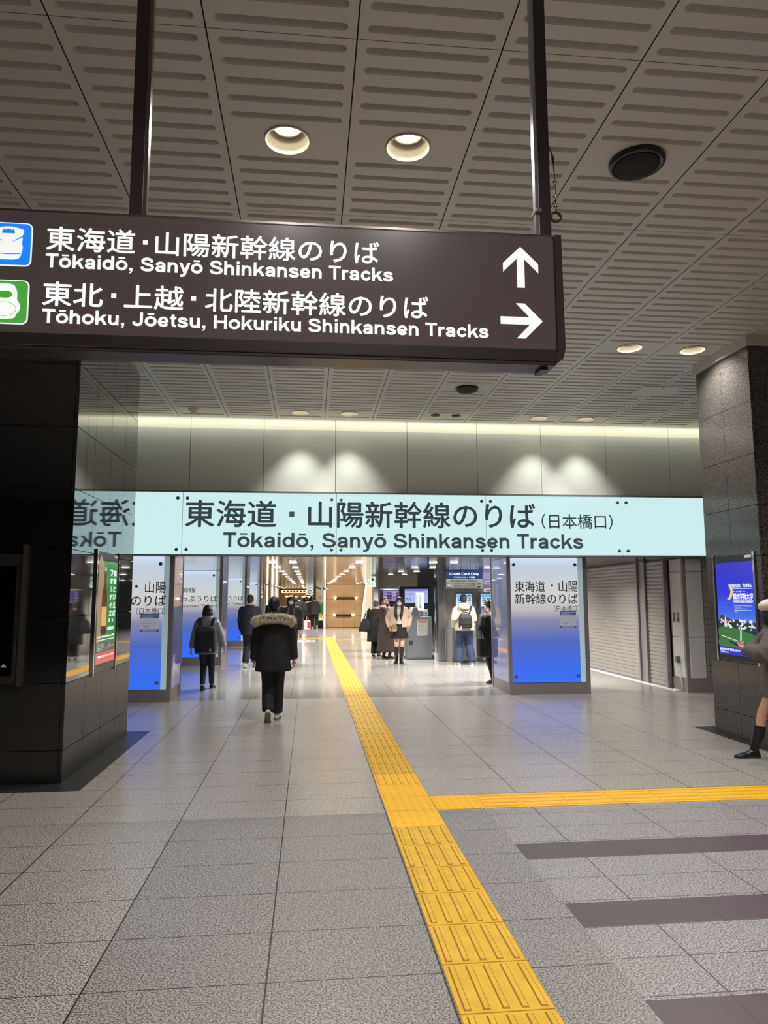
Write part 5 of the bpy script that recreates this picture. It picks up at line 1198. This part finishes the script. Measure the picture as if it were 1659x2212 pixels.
            for (y, w_) in ((-.092, .014), (-.08, .033), (-.04, .040), (.0, .037), (.04, .038), (.08, .046), (.12, .049), (.155, .043), (.18, .030), (.192, .012)): out.append((w_, y))
            pl_ = [(w_, y) for w_, y in out]+[(-w_, y) for w_, y in reversed(out)]
            vs = [tuple(M @ V3(x, y, z)) for z in (0.0, .024) for x, y in pl_]; n = len(pl_)
            b.add(vs, [list(range(n))[::-1], list(range(n, 2*n))]+[(j, (j+1) % n, n+(j+1) % n, n+j) for j in range(n)]); b.build('sole', sole, s_, False, True)
def wcopy(p, dz):      # an Empty standing where a carried thing's base is, turned like its carrier
    return p.root.location.x, p.root.location.y, dz
def carried(name, lab, cat, p, base):      # base = local point (x, y, z) of the carried thing
    r = p.root.rotation_euler.z; c, s_ = math.cos(r), math.sin(r)
    t = thing(name, lab, cat, (p.root.location.x+c*base[0]-s_*base[1], p.root.location.y+s_*base[0]+c*base[1], base[2]), r); t['_b'] = 0; del t['_b']
    return t
def sh_(mb, b): mb.v = [(v[0]-b[0], v[1]-b[1], v[2]-b[2]) for v in mb.v]; return mb

# 1 --- person walking away in the black coat with the fur-trimmed hood
P = Person('person in a long black parka with a fur-trimmed hood, walking away on the left', -0.475, 9.95, 2, 1.665,
           feet=((-.055, -.16, 4, 52, .0), (.058, .20, -6, 0, 0)), hands=((-.262, .05, .775), (.285, .02, .765)), head=(-4, -3), lean=.035, elbow=((-1, -.4, 0), (1, -.4, 0)), shw=.195)
P.body(.0065, (28, 24)); P.face(); P.hair('short', HAIR_B)
P.trousers(BLACKT, .098, .083, .080, gap=.04)
P.coat(BLACKC, .665, 'coat', hemw=.245, hemd=.17, chest=.222, waist=.200, sleeve=(.084, .074, .060), collar=.09)
a = MB(); a.eloft([(0, .02, 1.375, .13, .105), (0, .03, 1.42, .105, .09), (0, .035, 1.46, .082, .08), (0, .04, 1.475, .07, .07)]); a.blob('collar', BLACKT, P.root, .01, 4)
a = MB(); arc = [(math.sin(q)*.245, -.15+.09*(1-math.cos(q)), 1.375-.085*(1-math.cos(q*1.0))) for q in [-1.35+2.7*j/14 for j in range(15)]]
a.tube(arc, [.03]+[.042]*13+[.03], 12, rnd=True); hood = a.blob('hood', BLACKC, P.root, .012, 4)
a = MB(); random.seed(11)
for q in range(4200):
    t = random.uniform(-1.42, 1.42); c0 = V3(math.sin(t)*.265, -.155+.09*(1-math.cos(t)), 1.372-.075*(1-math.cos(t)))
    th = random.uniform(0, 2*PI); tg = V3(math.cos(t), .09*math.sin(t), -.075*math.sin(t)).normalized(); u = V3(0, 0, 1); v = tg.cross(u).normalized(); u = v.cross(tg)
    dr = (u*math.cos(th)+v*math.sin(th)); b0 = c0+dr*.036; L = random.uniform(.030, .056)
    tip = b0+(dr+V3(random.gauss(0, .35), random.gauss(0, .35), random.gauss(-.15, .3))).normalized()*L
    sd = dr.cross(V3(random.random(), random.random(), random.random())).normalized()*.0032
    a.add([tuple(b0-sd), tuple(b0+sd), tuple(tip), tuple(b0+dr.cross(sd).normalized()*.0032)], [(0, 1, 2), (1, 3, 2), (3, 0, 2)])
a.build('fur_trim', mat('fur', C(216, 200, 178), 0.9, noise=(22, C(250, 244, 234))), hood, False, True)
P.shoes(WSHOE, SOLE)

# 2 --- person with the grey quilted jacket and black backpack
P = Person('person in a short grey quilted jacket with bobbed hair, walking away, far left', -1.83, 13.40, 0, 1.535, True,
           feet=((-.055, -.02, 3, 10, 0), (.07, .30, -6, 0, 0)), hands=((-.275, .0, .72), (.315, -.02, .745)), head=(0, -4), elbow=((-1, -.4, 0), (1, -.3, 0)), hips=.015)
P.body(.009); P.face(); P.hair('bob', mat('hair_dark_grey', C(40, 38, 40), 0.45, bump=(90, .4)))
P.trousers(mat('dark_trousers', C(22, 24, 34), .8), .088, .066, .054)
PUF = mat('puffer_grey', C(160, 162, 168), .36, bump=(30, .2))
P.coat(PUF, .645, 'jacket', hemw=.205, hemd=.155, chest=.212, waist=.20, sleeve=(.084, .074, .058), quilt=15, vox=.010, sm=2)
a = MB(); a.eloft([(0, P.neck.y-.005, 1.235, .10, .095), (0, P.neck.y, 1.27, .108, .10), (0, P.neck.y, 1.305, .10, .09), (0, P.neck.y, 1.325, .085, .08)]); a.blob('collar', PUF, P.root, .010, 3)
P.shoes(BSHOE, mat('dark_sole', C(40, 38, 38), .6))
b0 = (0, -.20, .67); t = carried('backpack', 'black backpack with grey shoulder straps on the person in the grey quilted jacket', 'backpack', P, b0)
BPK = cloth('backpack_black', C(19, 20, 26), .7); BPG = cloth('backpack_grey', C(72, 72, 78), .8)
a = MB(); a.eloft([(0, -.21, .675, .15, .05), (0, -.215, .69, .178, .075), (0, -.22, .78, .185, .09), (0, -.215, .95, .172, .085), (0, -.205, 1.06, .168, .07), (0, -.195, 1.10, .155, .055), (0, -.19, 1.115, .12, .04)], 28, p=3.2); sh_(a, b0).blob('pack', BPK, t, .009, 3)
a = MB(); a.eloft([(0, -.205, 1.055, .175, .078), (0, -.20, 1.09, .172, .074), (0, -.19, 1.13, .15, .06), (0, -.185, 1.142, .12, .045)], 24, p=3); sh_(a, b0).blob('top_flap', BPG, t, .008, 3)
for s_ in (1, -1):
    a = MB(); a.tube([(s_*.085, -.165, 1.10), (s_*.11, -.145, 1.19), (s_*.125, -.085, 1.262), (s_*.125, .0, 1.285), (s_*.125, .10, 1.24), (s_*.13, .15, 1.12)], [(.036, .009)]*6, 10, ref=(0, 0, 1)); sh_(a, b0).build('strap', BPG, t, True, True)
a = MB(); a.box(-.03, .01, -.302, -.298, 1.02, 1.03); sh_(a, b0).build('buckle', M_steel, t, False, True)
a = MB(); a.prism([(.085, .735), (.10, .755), (.115, .745), (.105, .735), (.115, .715), (.095, .70)], -.312, -.302); sh_(a, b0).build('white_mark', M_white, t, False, True)

# 3 --- navy coat
P = Person('person in a dark navy jacket, trousers and white sneakers, walking away', -1.41, 17.65, -8, 1.72, feet=((-.07, -.08, 4, 6, 0), (.10, .20, -6, 0, 0)), hands=((-.22, .10, .86), (.25, .06, .82)))
P.body(.010); P.face(); P.hair('short', HAIR_B); P.trousers(NAVY, .098, .085, .078)
P.coat(NAVY, .76, 'jacket', hemw=.215, hemd=.165, chest=.235, waist=.225, sleeve=(.088, .080, .062))
a = MB(); a.eloft([(0, .01, 1.40, .12, .10), (0, .012, 1.45, .10, .09), (0, .015, 1.475, .08, .075)]); a.blob('collar', NAVY, P.root, .011, 3)
P.shoes(WSHOE, WSOLE)

# 4 --- masked person in a dark leather jacket, coming towards the camera
P = Person('person in an open black leather jacket and white mask, walking towards the camera', -0.46, 18.45, 183, 1.70, feet=((-.09, .1, 6, 0, 0), (.09, -.05, -6, 0, 0)), hands=((-.25, .05, .80), (.25, .02, .80)))
P.body(.010); P.face(True); P.hair('mid', HAIR_B); P.trousers(BLACKT, .098, .085, .08)
a = MB(); a.eloft([(0, 0, .85, .17, .125), (0, 0, 1.1, .165, .125), (0, 0, 1.3, .17, .12), (0, 0, 1.38, .12, .085), (0, .01, 1.41, .075, .065)]); a.blob('shirt', mat('black_shirt', C(14, 14, 16), .8), P.root, .011, 4)
LEA = mat('leather_black', C(30, 26, 26), .35, bump=(40, .4))
P.coat(LEA, .88, 'jacket', hemw=.20, hemd=.135, chest=.235, waist=.215, sleeve=(.088, .08, .06), collar=.085)
for s_ in (1, -1):
    a = MB(); a.tube([(s_*.05, .12, 1.40), (s_*.075, .158, 1.25), (s_*.085, .155, 1.05), (s_*.085, .15, .90)], [(.02, .008), (.02, .008), (.014, .006), (.012, .006)], 8, ref=(0, 1, 0)); a.build('lapel', mat('lapel_grey', C(74, 70, 70), .4), P.root, True, True)
a = MB(); a.prism([(-.05, .90), (.05, .90), (.06, 1.2), (.04, 1.38), (-.04, 1.38), (-.06, 1.2)], .150, .152); a.build('shirt_front', mat('black_shirt', C(14, 14, 16), .8), P.root, False, True)
P.shoes(BSHOE, SOLE)

# 5 --- dark jacket and light blue jeans behind
P = Person('person in a bulky dark jacket and light blue-grey jeans, partly behind the leather jacket', -0.40, 29.9, 10, 1.76, feet=((-.08, 0, 4, 0, 0), (.08, .1, -6, 0, 0)), hands=((-.24, .05, .84), (.30, .0, .84)))
P.body(.011); P.hair('short', HAIR_BR); P.trousers(mat('light_jeans', C(122, 134, 150), .8), .098, .085, .08); P.coat(cloth('dark_jacket', C(26, 25, 32)), .80, 'jacket', hemw=.23, hemd=.17, chest=.25, waist=.25, sleeve=(.095, .09, .065)); P.shoes(BSHOE, SOLE)

# 6.. --- far crowd
def far(lab, x, y, rz, H, coatm, hem, legm, hairm, kind='short', fem=False, shoe=BSHOE, feet=None, hands=None, hemw=.22):
    q = Person(lab, x, y, rz, H, fem, feet=feet, hands=hands); q.body(.012); q.hair(kind, hairm, .010); q.trousers(legm, .09, .078, .07, vox=.013); q.coat(coatm, hem, 'coat', hemw=hemw, hemd=.16, vox=.014); q.shoes(shoe, WSOLE if shoe is WSHOE else SOLE); return q
PF = far('person in a dark grey coat and white sneakers walking away at the far end', 0.28, 38.6, 0, 1.70, cloth('charcoal_coat', C(44, 44, 46)), .72, BLACKT, HAIR_B, shoe=WSHOE, feet=((-.09, .10, 4, 0, 0), (.13, -.28, -10, 50, 0)), hands=((-.25, .1, .80), (.30, -.02, .78)))
t = carried('shopping_bag', 'yellow and white paper shopping bag held by the person in the dark grey coat', 'bag', PF, (.33, -.03, .42))
a = MB(); a.rbox(-.11, .11, -.05, .05, 0, .13, .006, 1); a.build('lower_half', mat('bag_white', C(222, 220, 218), .6), t, False, True)
a = MB(); a.rbox(-.11, .11, -.05, .05, .13, .27, .006, 1); a.build('upper_half', mat('bag_yellow', C(232, 170, 40), .6), t, False, True)
a = MB(); a.tube([(-.05, 0, .27), (-.04, 0, .34), (.0, 0, .37), (.04, 0, .34), (.05, 0, .27)], .005, 6); a.build('handle', M_white, t, True, True)
t = thing('suitcase', 'small black suitcase standing by the corner board at the far end', 'suitcase', (0.60, 38.8, 0))
a = MB(); a.rbox(.50, .74, 38.7, 38.9, .04, .38, .03); a.build('case', BSHOE, t); a = MB(); a.box(.55, .69, 38.78, 38.82, .38, .42); a.build('grip', M_black, t)
for s_ in (.53, .71):
    a = MB(); a.lathe((s_, 38.8, .03), [(.03, -.02), (.03, .02)], 12, 'y'); a.build('wheel', M_black, t)
PB = far('person in a brown coat and tan boots with a pale scarf at the far end', 0.02, 42.0, 5, 1.66, cloth('olive_brown_coat', C(88, 74, 58)), .38, cloth('brown_legs', C(110, 82, 58)), HAIR_B, 'bob', True, mat('tan_boot', C(140, 92, 60), .5))
a = MB(); a.tube([(-.17, -.12, 1.30), (-.1, -.16, 1.36), (0, -.17, 1.38), (.1, -.16, 1.36), (.17, -.12, 1.28), (.19, -.10, 1.05)], .05, 10, rnd=True); a.blob('scarf', cloth('pink_beige_scarf', C(176, 150, 138)), PB.root, .014, 3)
t = carried('shopping_bag', 'white and red paper shopping bag beside the person in light blue-grey jeans', 'bag', P, (.325, .0, .34))
a = MB(); a.rbox(-.13, .13, -.06, .06, 0, .36, .006, 1); a.build('paper_body', mat('bag_white', C(222, 220, 218), .6), t, False, True)
a = MB(); a.box(.0, .11, -.064, -.060, .05, .30); a.build('red_print', mat('bag_red', C(206, 40, 84), .6), t, False, True)
a = MB(); a.tube([(-.06, 0, .36), (-.05, 0, .46), (.0, 0, .50), (.05, 0, .46), (.06, 0, .36)], .006, 6); a.build('handle', M_white, t, True, True)
far('person in a mustard yellow coat in the far corridor crowd', -0.35, 46.0, 0, 1.64, cloth('mustard_coat', C(186, 140, 50)), .55, BLACKT, HAIR_BR, 'bob', True)
far('person in a black coat in the far corridor, left of the mustard coat', -0.95, 44.0, 10, 1.78, BLACKC, .6, BLACKT, HAIR_BR)
far('person in a dark brown coat in the far corridor, right of the mustard coat', 0.12, 47.5, -5, 1.72, cloth('dark_brown', C(50, 40, 36)), .55, BLACKT, HAIR_B)
far('dark-haired person in a black coat seen just behind the parka wearer', -1.15, 24.0, 0, 1.70, BLACKC, .6, BLACKT, HAIR_B)
far('person in a grey coat farthest down the corridor before the shop', -1.2, 52.0, 180, 1.68, cloth('grey_coat', C(92, 88, 86)), .6, BLACKT, HAIR_B)
far('person in a black jacket near the lit shop front', -0.2, 53.0, 0, 1.70, BLACKC, .75, BLACKT, HAIR_B)

# --- old person with black coat and shoulder bag
P = Person('grey-haired person in a knee-length black coat, left of the brown coat', 1.84, 20.15, -20, 1.56, feet=((-.06, 0, 4, 0, 0), (.08, .05, -6, 0, 0)), hands=((-.25, .05, .75), (.22, .2, .95)), lean=.05, head=(-10, -6))
P.body(.010); P.face(); P.hair('short', HAIR_G); P.trousers(BLACKT, .09, .08, .075); P.coat(BLACKC, .42, 'coat', hemw=.24, hemd=.19, chest=.22, waist=.215, sleeve=(.085, .075, .06)); P.shoes(BSHOE, SOLE)
a = MB(); a.eloft([(0, P.neck.y, P.neck.z-.03, .085, .08), (0, P.neck.y, P.neck.z+.01, .075, .07)]); a.blob('collar', mat('pale_collar', C(140, 120, 104), .7), P.root, .01, 2)
bb = (-.26, -.10, .70); t = carried('shoulder_bag', 'large black shoulder bag hanging on the grey-haired person', 'bag', P, bb)
a = MB(); a.eloft([(-.27, -.11, .70, .17, .06), (-.27, -.11, .74, .18, .075), (-.26, -.10, .95, .13, .06), (-.25, -.09, 1.05, .09, .04)], 24, p=3); sh_(a, bb).blob('bag_body', cloth('bag_black', C(24, 25, 30)), t, .01, 3)
a = MB(); a.tube([(-.30, -.13, 1.02), (-.24, -.12, 1.22), (-.17, -.02, 1.335), (-.19, .08, 1.2), (-.24, .02, 1.0)], .014, 8); sh_(a, bb).build('strap', BSHOE, t, True, True)
# --- brown long coat
P = Person('person with long brown hair in a long dark brown coat', 2.06, 19.5, -55, 1.62, True, feet=((-.06, 0, 4, 0, 0), (.07, .1, -6, 0, 0)), hands=((-.22, .12, .92), (.2, .18, .95)), head=(-10, -4))
P.body(.010); P.face(); h_ = P.hair('long', HAIR_BR); P.locks([([(0, -.06, 1.5), (0, -.10, 1.35), (.02, -.11, 1.22)], [.075, .08, .04]), ([(.06, .0, 1.48), (.09, .07, 1.32), (.10, .12, 1.15)], [.035, .04, .025]), ([(-.06, .0, 1.48), (-.08, .07, 1.32), (-.09, .11, 1.2)], [.03, .035, .02])], HAIR_BR, h_)
P.coat(cloth('dark_brown_coat', C(58, 44, 38), .85), .20, 'coat', hemw=.27, hemd=.24, chest=.215, waist=.20, sleeve=(.088, .08, .065))
a = MB(); a.tube([(-.13, .0, 1.36), (-.1, -.10, 1.375), (0, -.135, 1.385), (.1, -.10, 1.375), (.13, .0, 1.36)], .048, 10, rnd=True); a.blob('hood', cloth('taupe_hood', C(150, 126, 104)), P.root, .011, 3)
P.shoes(mat('brown_boot', C(62, 40, 34), .4), SOLE, 'ankle')
# --- masked girl in pale pink jacket
P = Person('person with long black hair in a pale pink puffer jacket, black skirt and white mask', 2.24, 18.05, 176, 1.655, True, feet=((-.055, .02, 12, 0, 0), (.07, -.03, -14, 0, 0)), hands=((-.235, -.06, .90), (.235, -.04, .90)), head=(6, 0), elbow=((-.6, -1, 0), (.5, -1, 0)))
P.body(.009, (26, 30)); P.face(True); h_ = P.hair('long', HAIR_B)
P.locks([([(0, -.06, 1.5), (0, -.09, 1.32), (0, -.10, 1.15)], [.075, .085, .05]), ([(.075, .02, 1.52), (.09, .10, 1.36), (.085, .145, 1.2), (.06, .15, 1.08)], [.026, .04, .042, .02]), ([(-.075, .02, 1.52), (-.085, .10, 1.38), (-.06, .145, 1.22), (-.04, .15, 1.10)], [.026, .036, .036, .016])], HAIR_B, h_)
a = MB(); a.eloft([(0, 0, .93, .155, .12), (0, 0, 1.1, .145, .12), (0, 0, 1.28, .15, .11), (0, 0, 1.36, .10, .08)]); a.blob('sweater', cloth('white_sweater', C(214, 208, 204)), P.root, .010, 3)
a = MB(); a.eloft([(0, 0, .63, .245, .20), (0, 0, .66, .24, .195), (0, 0, .85, .18, .145), (0, 0, .99, .148, .118)], 30); a.blob('skirt', BLACKC, P.root, .010, 2)
PINK = mat('pale_pink_puffer', C(214, 190, 174), .5, bump=(14, .2))
a = MB()
for s_ in (1, -1):
    rr = []
    for j in range(12):
        z = .90+.47*j/11; t_ = j/11; rr.append([(s_*(.055+.012*math.sin(t_*9)), .135-.02*t_, z), (s_*(.12), .15-.02*t_, z), (s_*(.215-.03*max(0, t_-.75)*4*.6), .05, z), (s_*(.21-.03*max(0, t_-.75)*4*.6), -.06, z), (s_*.10, -.14, z), (0, -.148, z), (0, -.10, z), (s_*.10, -.08, z), (s_*.15, .0, z), (s_*.10, .09, z)])
    a.loft(rr)
    i_ = 0 if s_ < 0 else 1
    a.tube([P.sho[i_], P.sho[i_].lerp(P.elb[i_], .5)+V3(s_*.01, 0, 0), P.elb[i_], P.elb[i_].lerp(P.wri[i_], .5), P.wri[i_]], [.085, .092, .086, .078, .055], 16); a.ell(P.sho[i_], (.085, .085, .08))
a.tube([(-.13, .06, 1.36), (-.12, -.06, 1.38), (0, -.12, 1.39), (.12, -.06, 1.38), (.13, .06, 1.36)], .042, 10, rnd=True)
a.blob('jacket', PINK, P.root, .010, 3)
P.shoes(BSHOE, mat('dark_sole', C(40, 38, 38), .6), 'boot', top=.43)
bb = (.13, .19, .80); t = carried('handbag', 'small brown drawstring handbag on the person in the pale pink jacket', 'bag', P, bb)
a = MB(); a.ell((.13, .20, .88), (.085, .06, .075)); a.ell((.13, .20, .93), (.06, .045, .05)); sh_(a, bb).blob('pouch', mat('bag_monogram', C(96, 74, 52), .5, noise=(40, C(150, 122, 84))), t, .008, 3)
a = MB(); a.ell((.13, .215, .835), (.075, .055, .04)); sh_(a, bb).build('tan_base', mat('tan_leather', C(186, 148, 96), .45), t, True, True)
a = MB(); a.tube([(.10, .19, .95), (.06, .165, 1.1), (-.02, .16, 1.24), (-.10, .10, 1.37)], .007, 8); sh_(a, bb).build('strap', mat('bag_strap', C(120, 96, 66), .5), t, True, True)

# --- person at the ticket machine with white jacket, black cap and backpack
P = Person('person in an off-white hooded jacket, black cap and jeans, at the left ticket machine', 3.79, 17.50, 2, 1.70, feet=((-.17, 0, 8, 0, 0), (.17, 0, -8, 0, 0)), hands=((-.25, .14, .92), (.20, .30, 1.02)), head=(-6, -8), lean=.05, elbow=((-.4, -.6, -1), (.45, -.5, -1)))
P.body(.009); P.face(); P.hair('short', HAIR_B); P.trousers(JEAN, .115, .105, .105, gap=.02)
IV = cloth('ivory_jacket', C(186, 180, 164), .7); P.coat(IV, .83, 'jacket', hemw=.25, hemd=.19, chest=.235, waist=.23, sleeve=(.092, .088, .062), vox=.011, sm=4)
a = MB(); a.ell((-.02, -.08, 1.40), (.155, .10, .095)); a.ell((-.02, -.02, 1.45), (.12, .10, .06)); a.blob('hood', IV, P.root, .011, 4)
a = MB(); P.hell(a, (0, -.015, .045), (.088, .104, .10)); P.hell(a, (0, -.03, -.01), (.084, .09, .075)); a.blob('cap', cloth('cap_black', C(30, 31, 38)), P.root, .009, 4)
P.shoes(WSHOE, WSOLE)
bb = (-.03, -.22, .90); t = carried('backpack', 'square black backpack with a pink charm on the person in the off-white jacket', 'backpack', P, bb)
a = MB(); a.eloft([(-.03, -.21, .90, .15, .055), (-.03, -.215, .93, .165, .07), (-.03, -.215, 1.14, .165, .068), (-.03, -.20, 1.235, .125, .05), (-.03, -.20, 1.245, .10, .04)], 28, p=4); sh_(a, bb).blob('pack', BPK, t, .009, 2)
a = MB(); a.box(-.165, .105, -.292, -.286, .985, .995); sh_(a, bb).build('zip_line', M_steel, t, False, True)
a = MB(); a.tube([(-.12, -.19, 1.235), (-.10, -.19, 1.275), (.03, -.19, 1.275), (.05, -.19, 1.235)], .012, 8); sh_(a, bb).build('carry_handle', BPK, t, True, True)
a = MB(); a.tube([(.06, -.17, 1.20), (.12, -.15, 1.32), (.155, -.06, 1.42), (.16, .04, 1.42), (.16, .13, 1.30)], [(.026, .008)]*5, 10, ref=(0, 0, 1)); sh_(a, bb).build('strap', BPK, t, True, True)
for xx in (-.105, .035):
    a = MB(); a.box(xx-.004, xx+.004, -.290, -.284, 1.09, 1.12); sh_(a, bb).build('metal_tab', M_steel, t, False, True)
cb = (-.165, -.30, .85); q_ = carried('bag_charm', 'small pink charm hanging from the square black backpack', 'charm', P, cb)
a = MB(); a.ell((0, 0, .05), (.024, .016, .028)); a.ell((0, 0, .012), (.032, .02, .022)); a.ell((-.016, 0, .085), (.008, .006, .02)); a.ell((.016, 0, .085), (.008, .006, .02)); a.blob('pink_figure', mat('charm_pink', C(226, 122, 140), .6), q_, .004, 2)
a = MB(); a.tube([(0, 0, .09), (.004, .0, .135)], .003, 6); a.build('cord', M_steel, q_, False, True)

# --- person in black behind the lit pillar, with a tote
P = Person('person dressed in black, mostly hidden behind the lit pillar right of the walkway', 3.545, 13.78, 24, 1.60, feet=((-.07, -.06, 6, 0, 0), (.08, .1, -6, 0, 0)), hands=((-.15, .24, 1.0), (.12, .28, 1.05)), lean=.10, head=(0, -20), elbow=((-.6, -.6, -.8), (.6, -.5, -.8)))
P.body(.009); P.face(); P.hair('short', HAIR_B); P.trousers(BLACKT, .085, .07, .062); P.coat(mat('black_jacket', C(24, 28, 34), .6, bump=(50, .3)), .72, 'jacket', hemw=.20, hemd=.16, chest=.22, waist=.20, sleeve=(.09, .088, .06)); P.shoes(BSHOE, mat('dark_sole', C(40, 38, 38), .6))
bb = (-.29, .0, .50); t = carried('tote_bag', 'large black tote bag carried beside the lit pillar right of the walkway', 'bag', P, bb)
a = MB(); a.eloft([(-.20, -.02, .505, .15, .06), (-.20, -.02, .53, .17, .07), (-.20, -.02, .70, .175, .07), (-.20, -.02, .865, .18, .06)], 28, p=4.5); sh_(a, bb).blob('tote_body', BPK, t, .009, 2)
for yy in (-.07, .03):
    a = MB(); a.tube([(-.27, yy, .85), (-.275, yy*.6, .97), (-.25, .0, 1.045), (-.215, yy*.6, .97), (-.18, yy, .85)], .011, 8); sh_(a, bb).build('handle', BSHOE, t, True, True)
a = MB(); a.box(-.29, -.275, -.095, -.088, .80, .815); sh_(a, bb).build('buckle', M_steel, t, False, True)

# --- person at the right edge with a beret and phone, walking to the left and slightly away
P = Person('person in a cream beret and grey hooded coat, holding a phone at the right edge', 4.79, 7.06, 62, 1.60, True, feet=((-.01, .285, 24, 0, 0), (.10, -.20, 4, 14, 0)), hands=((-.09, .275, 1.10), (.05, .275, 1.09)), head=(-46, -10), lean=.02, elbow=((-1, -.5, -.5), (1, -.4, -.3)), hips=.02)
P.body(.0065, (38, 34), ((.4, .1, 1), (-.4, .1, 1))); P.face(); h_ = P.hair('bob', HAIR_B)
P.locks([([(.0, -.05, 1.42), (.0, -.085, 1.30)], [.08, .06]), ([(-.07, .02, 1.43), (-.085, .05, 1.32)], [.035, .03])], HAIR_B, h_)
BER = cloth('cream_beret', C(226, 214, 194), .85, (120, .3))
a = MB(); P.hell(a, (0, -.035, .085), (.128, .135, .078)); P.hell(a, (0, -.02, .05), (.100, .112, .05)); P.hell(a, (0, -.07, .06), (.10, .10, .07)); a.blob('beret', BER, P.root, .008, 4)
GRY = cloth('grey_fleece', C(98, 92, 88), .9, (90, .35))
a = MB(); a.eloft([(0, 0, .53, .175, .145), (0, 0, .68, .17, .14), (0, 0, .85, .16, .12)], 26); a.blob('skirt', BLACKC, P.root, .009, 3)
P.coat(GRY, .635, 'coat', hemw=.215, hemd=.19, chest=.225, waist=.225, sleeve=(.10, .108, .07), vox=.010, collar=.09)
a = MB(); a.tube([(-.12, .06, 1.275), (-.145, -.03, 1.285), (-.09, -.125, 1.29), (.0, -.15, 1.29), (.09, -.125, 1.29), (.145, -.03, 1.285), (.12, .06, 1.275)], [.04, .055, .065, .07, .065, .055, .04], 12, rnd=True); a.blob('hood', GRY, P.root, .010, 4)
P.shoes(BSHOE, mat('dark_sole', C(40, 38, 38), .6), 'boot', top=.335)
pb = (-.045, .36, 1.10); t = carried('phone', 'black phone held by the person in the cream beret', 'phone', P, pb)
MX = Matrix.Translation((-.03, .37, 1.145)) @ Matrix.Rotation(math.radians(-62), 4, 'X') @ Matrix.Rotation(math.radians(-48), 4, 'Y')
a = MB(); a.rbox(-.037, .037, -.006, .006, -.078, .078, .005); a.v = [tuple(MX @ Vector(v)) for v in a.v]; sh_(a, pb).build('phone_body', BSHOE, t, False, True)
a = MB(); a.box(-.033, .033, -.0075, -.006, -.073, .073); a.v = [tuple(MX @ Vector(v)) for v in a.v]; sh_(a, pb).build('screen', mat('phone_screen', C(16, 16, 20), .1), t, False, True)
bb = (-.265, .03, .64); t = carried('tote_bag', 'small two-tone taupe bag at the hip of the person in the cream beret', 'bag', P, bb)
a = MB(); a.eloft([(-.275, .03, .645, .04, .055), (-.275, .03, .66, .05, .065), (-.275, .03, .82, .05, .065)], 20, p=3); sh_(a, bb).blob('lower_body', cloth('taupe_bag', C(128, 112, 98)), t, .007, 2)
a = MB(); a.eloft([(-.275, .03, .82, .051, .066), (-.275, .03, .90, .04, .055), (-.275, .03, .91, .03, .045)], 20, p=3); sh_(a, bb).blob('top_cover', cloth('dark_green_cover', C(34, 38, 34)), t, .007, 2)
a = MB(); a.tube([(-.275, .03, .90), (-.275, .02, 1.05), (-.24, .0, 1.25), (-.13, -.02, 1.335)], .008, 8); sh_(a, bb).build('strap', BSHOE, t, True, True)
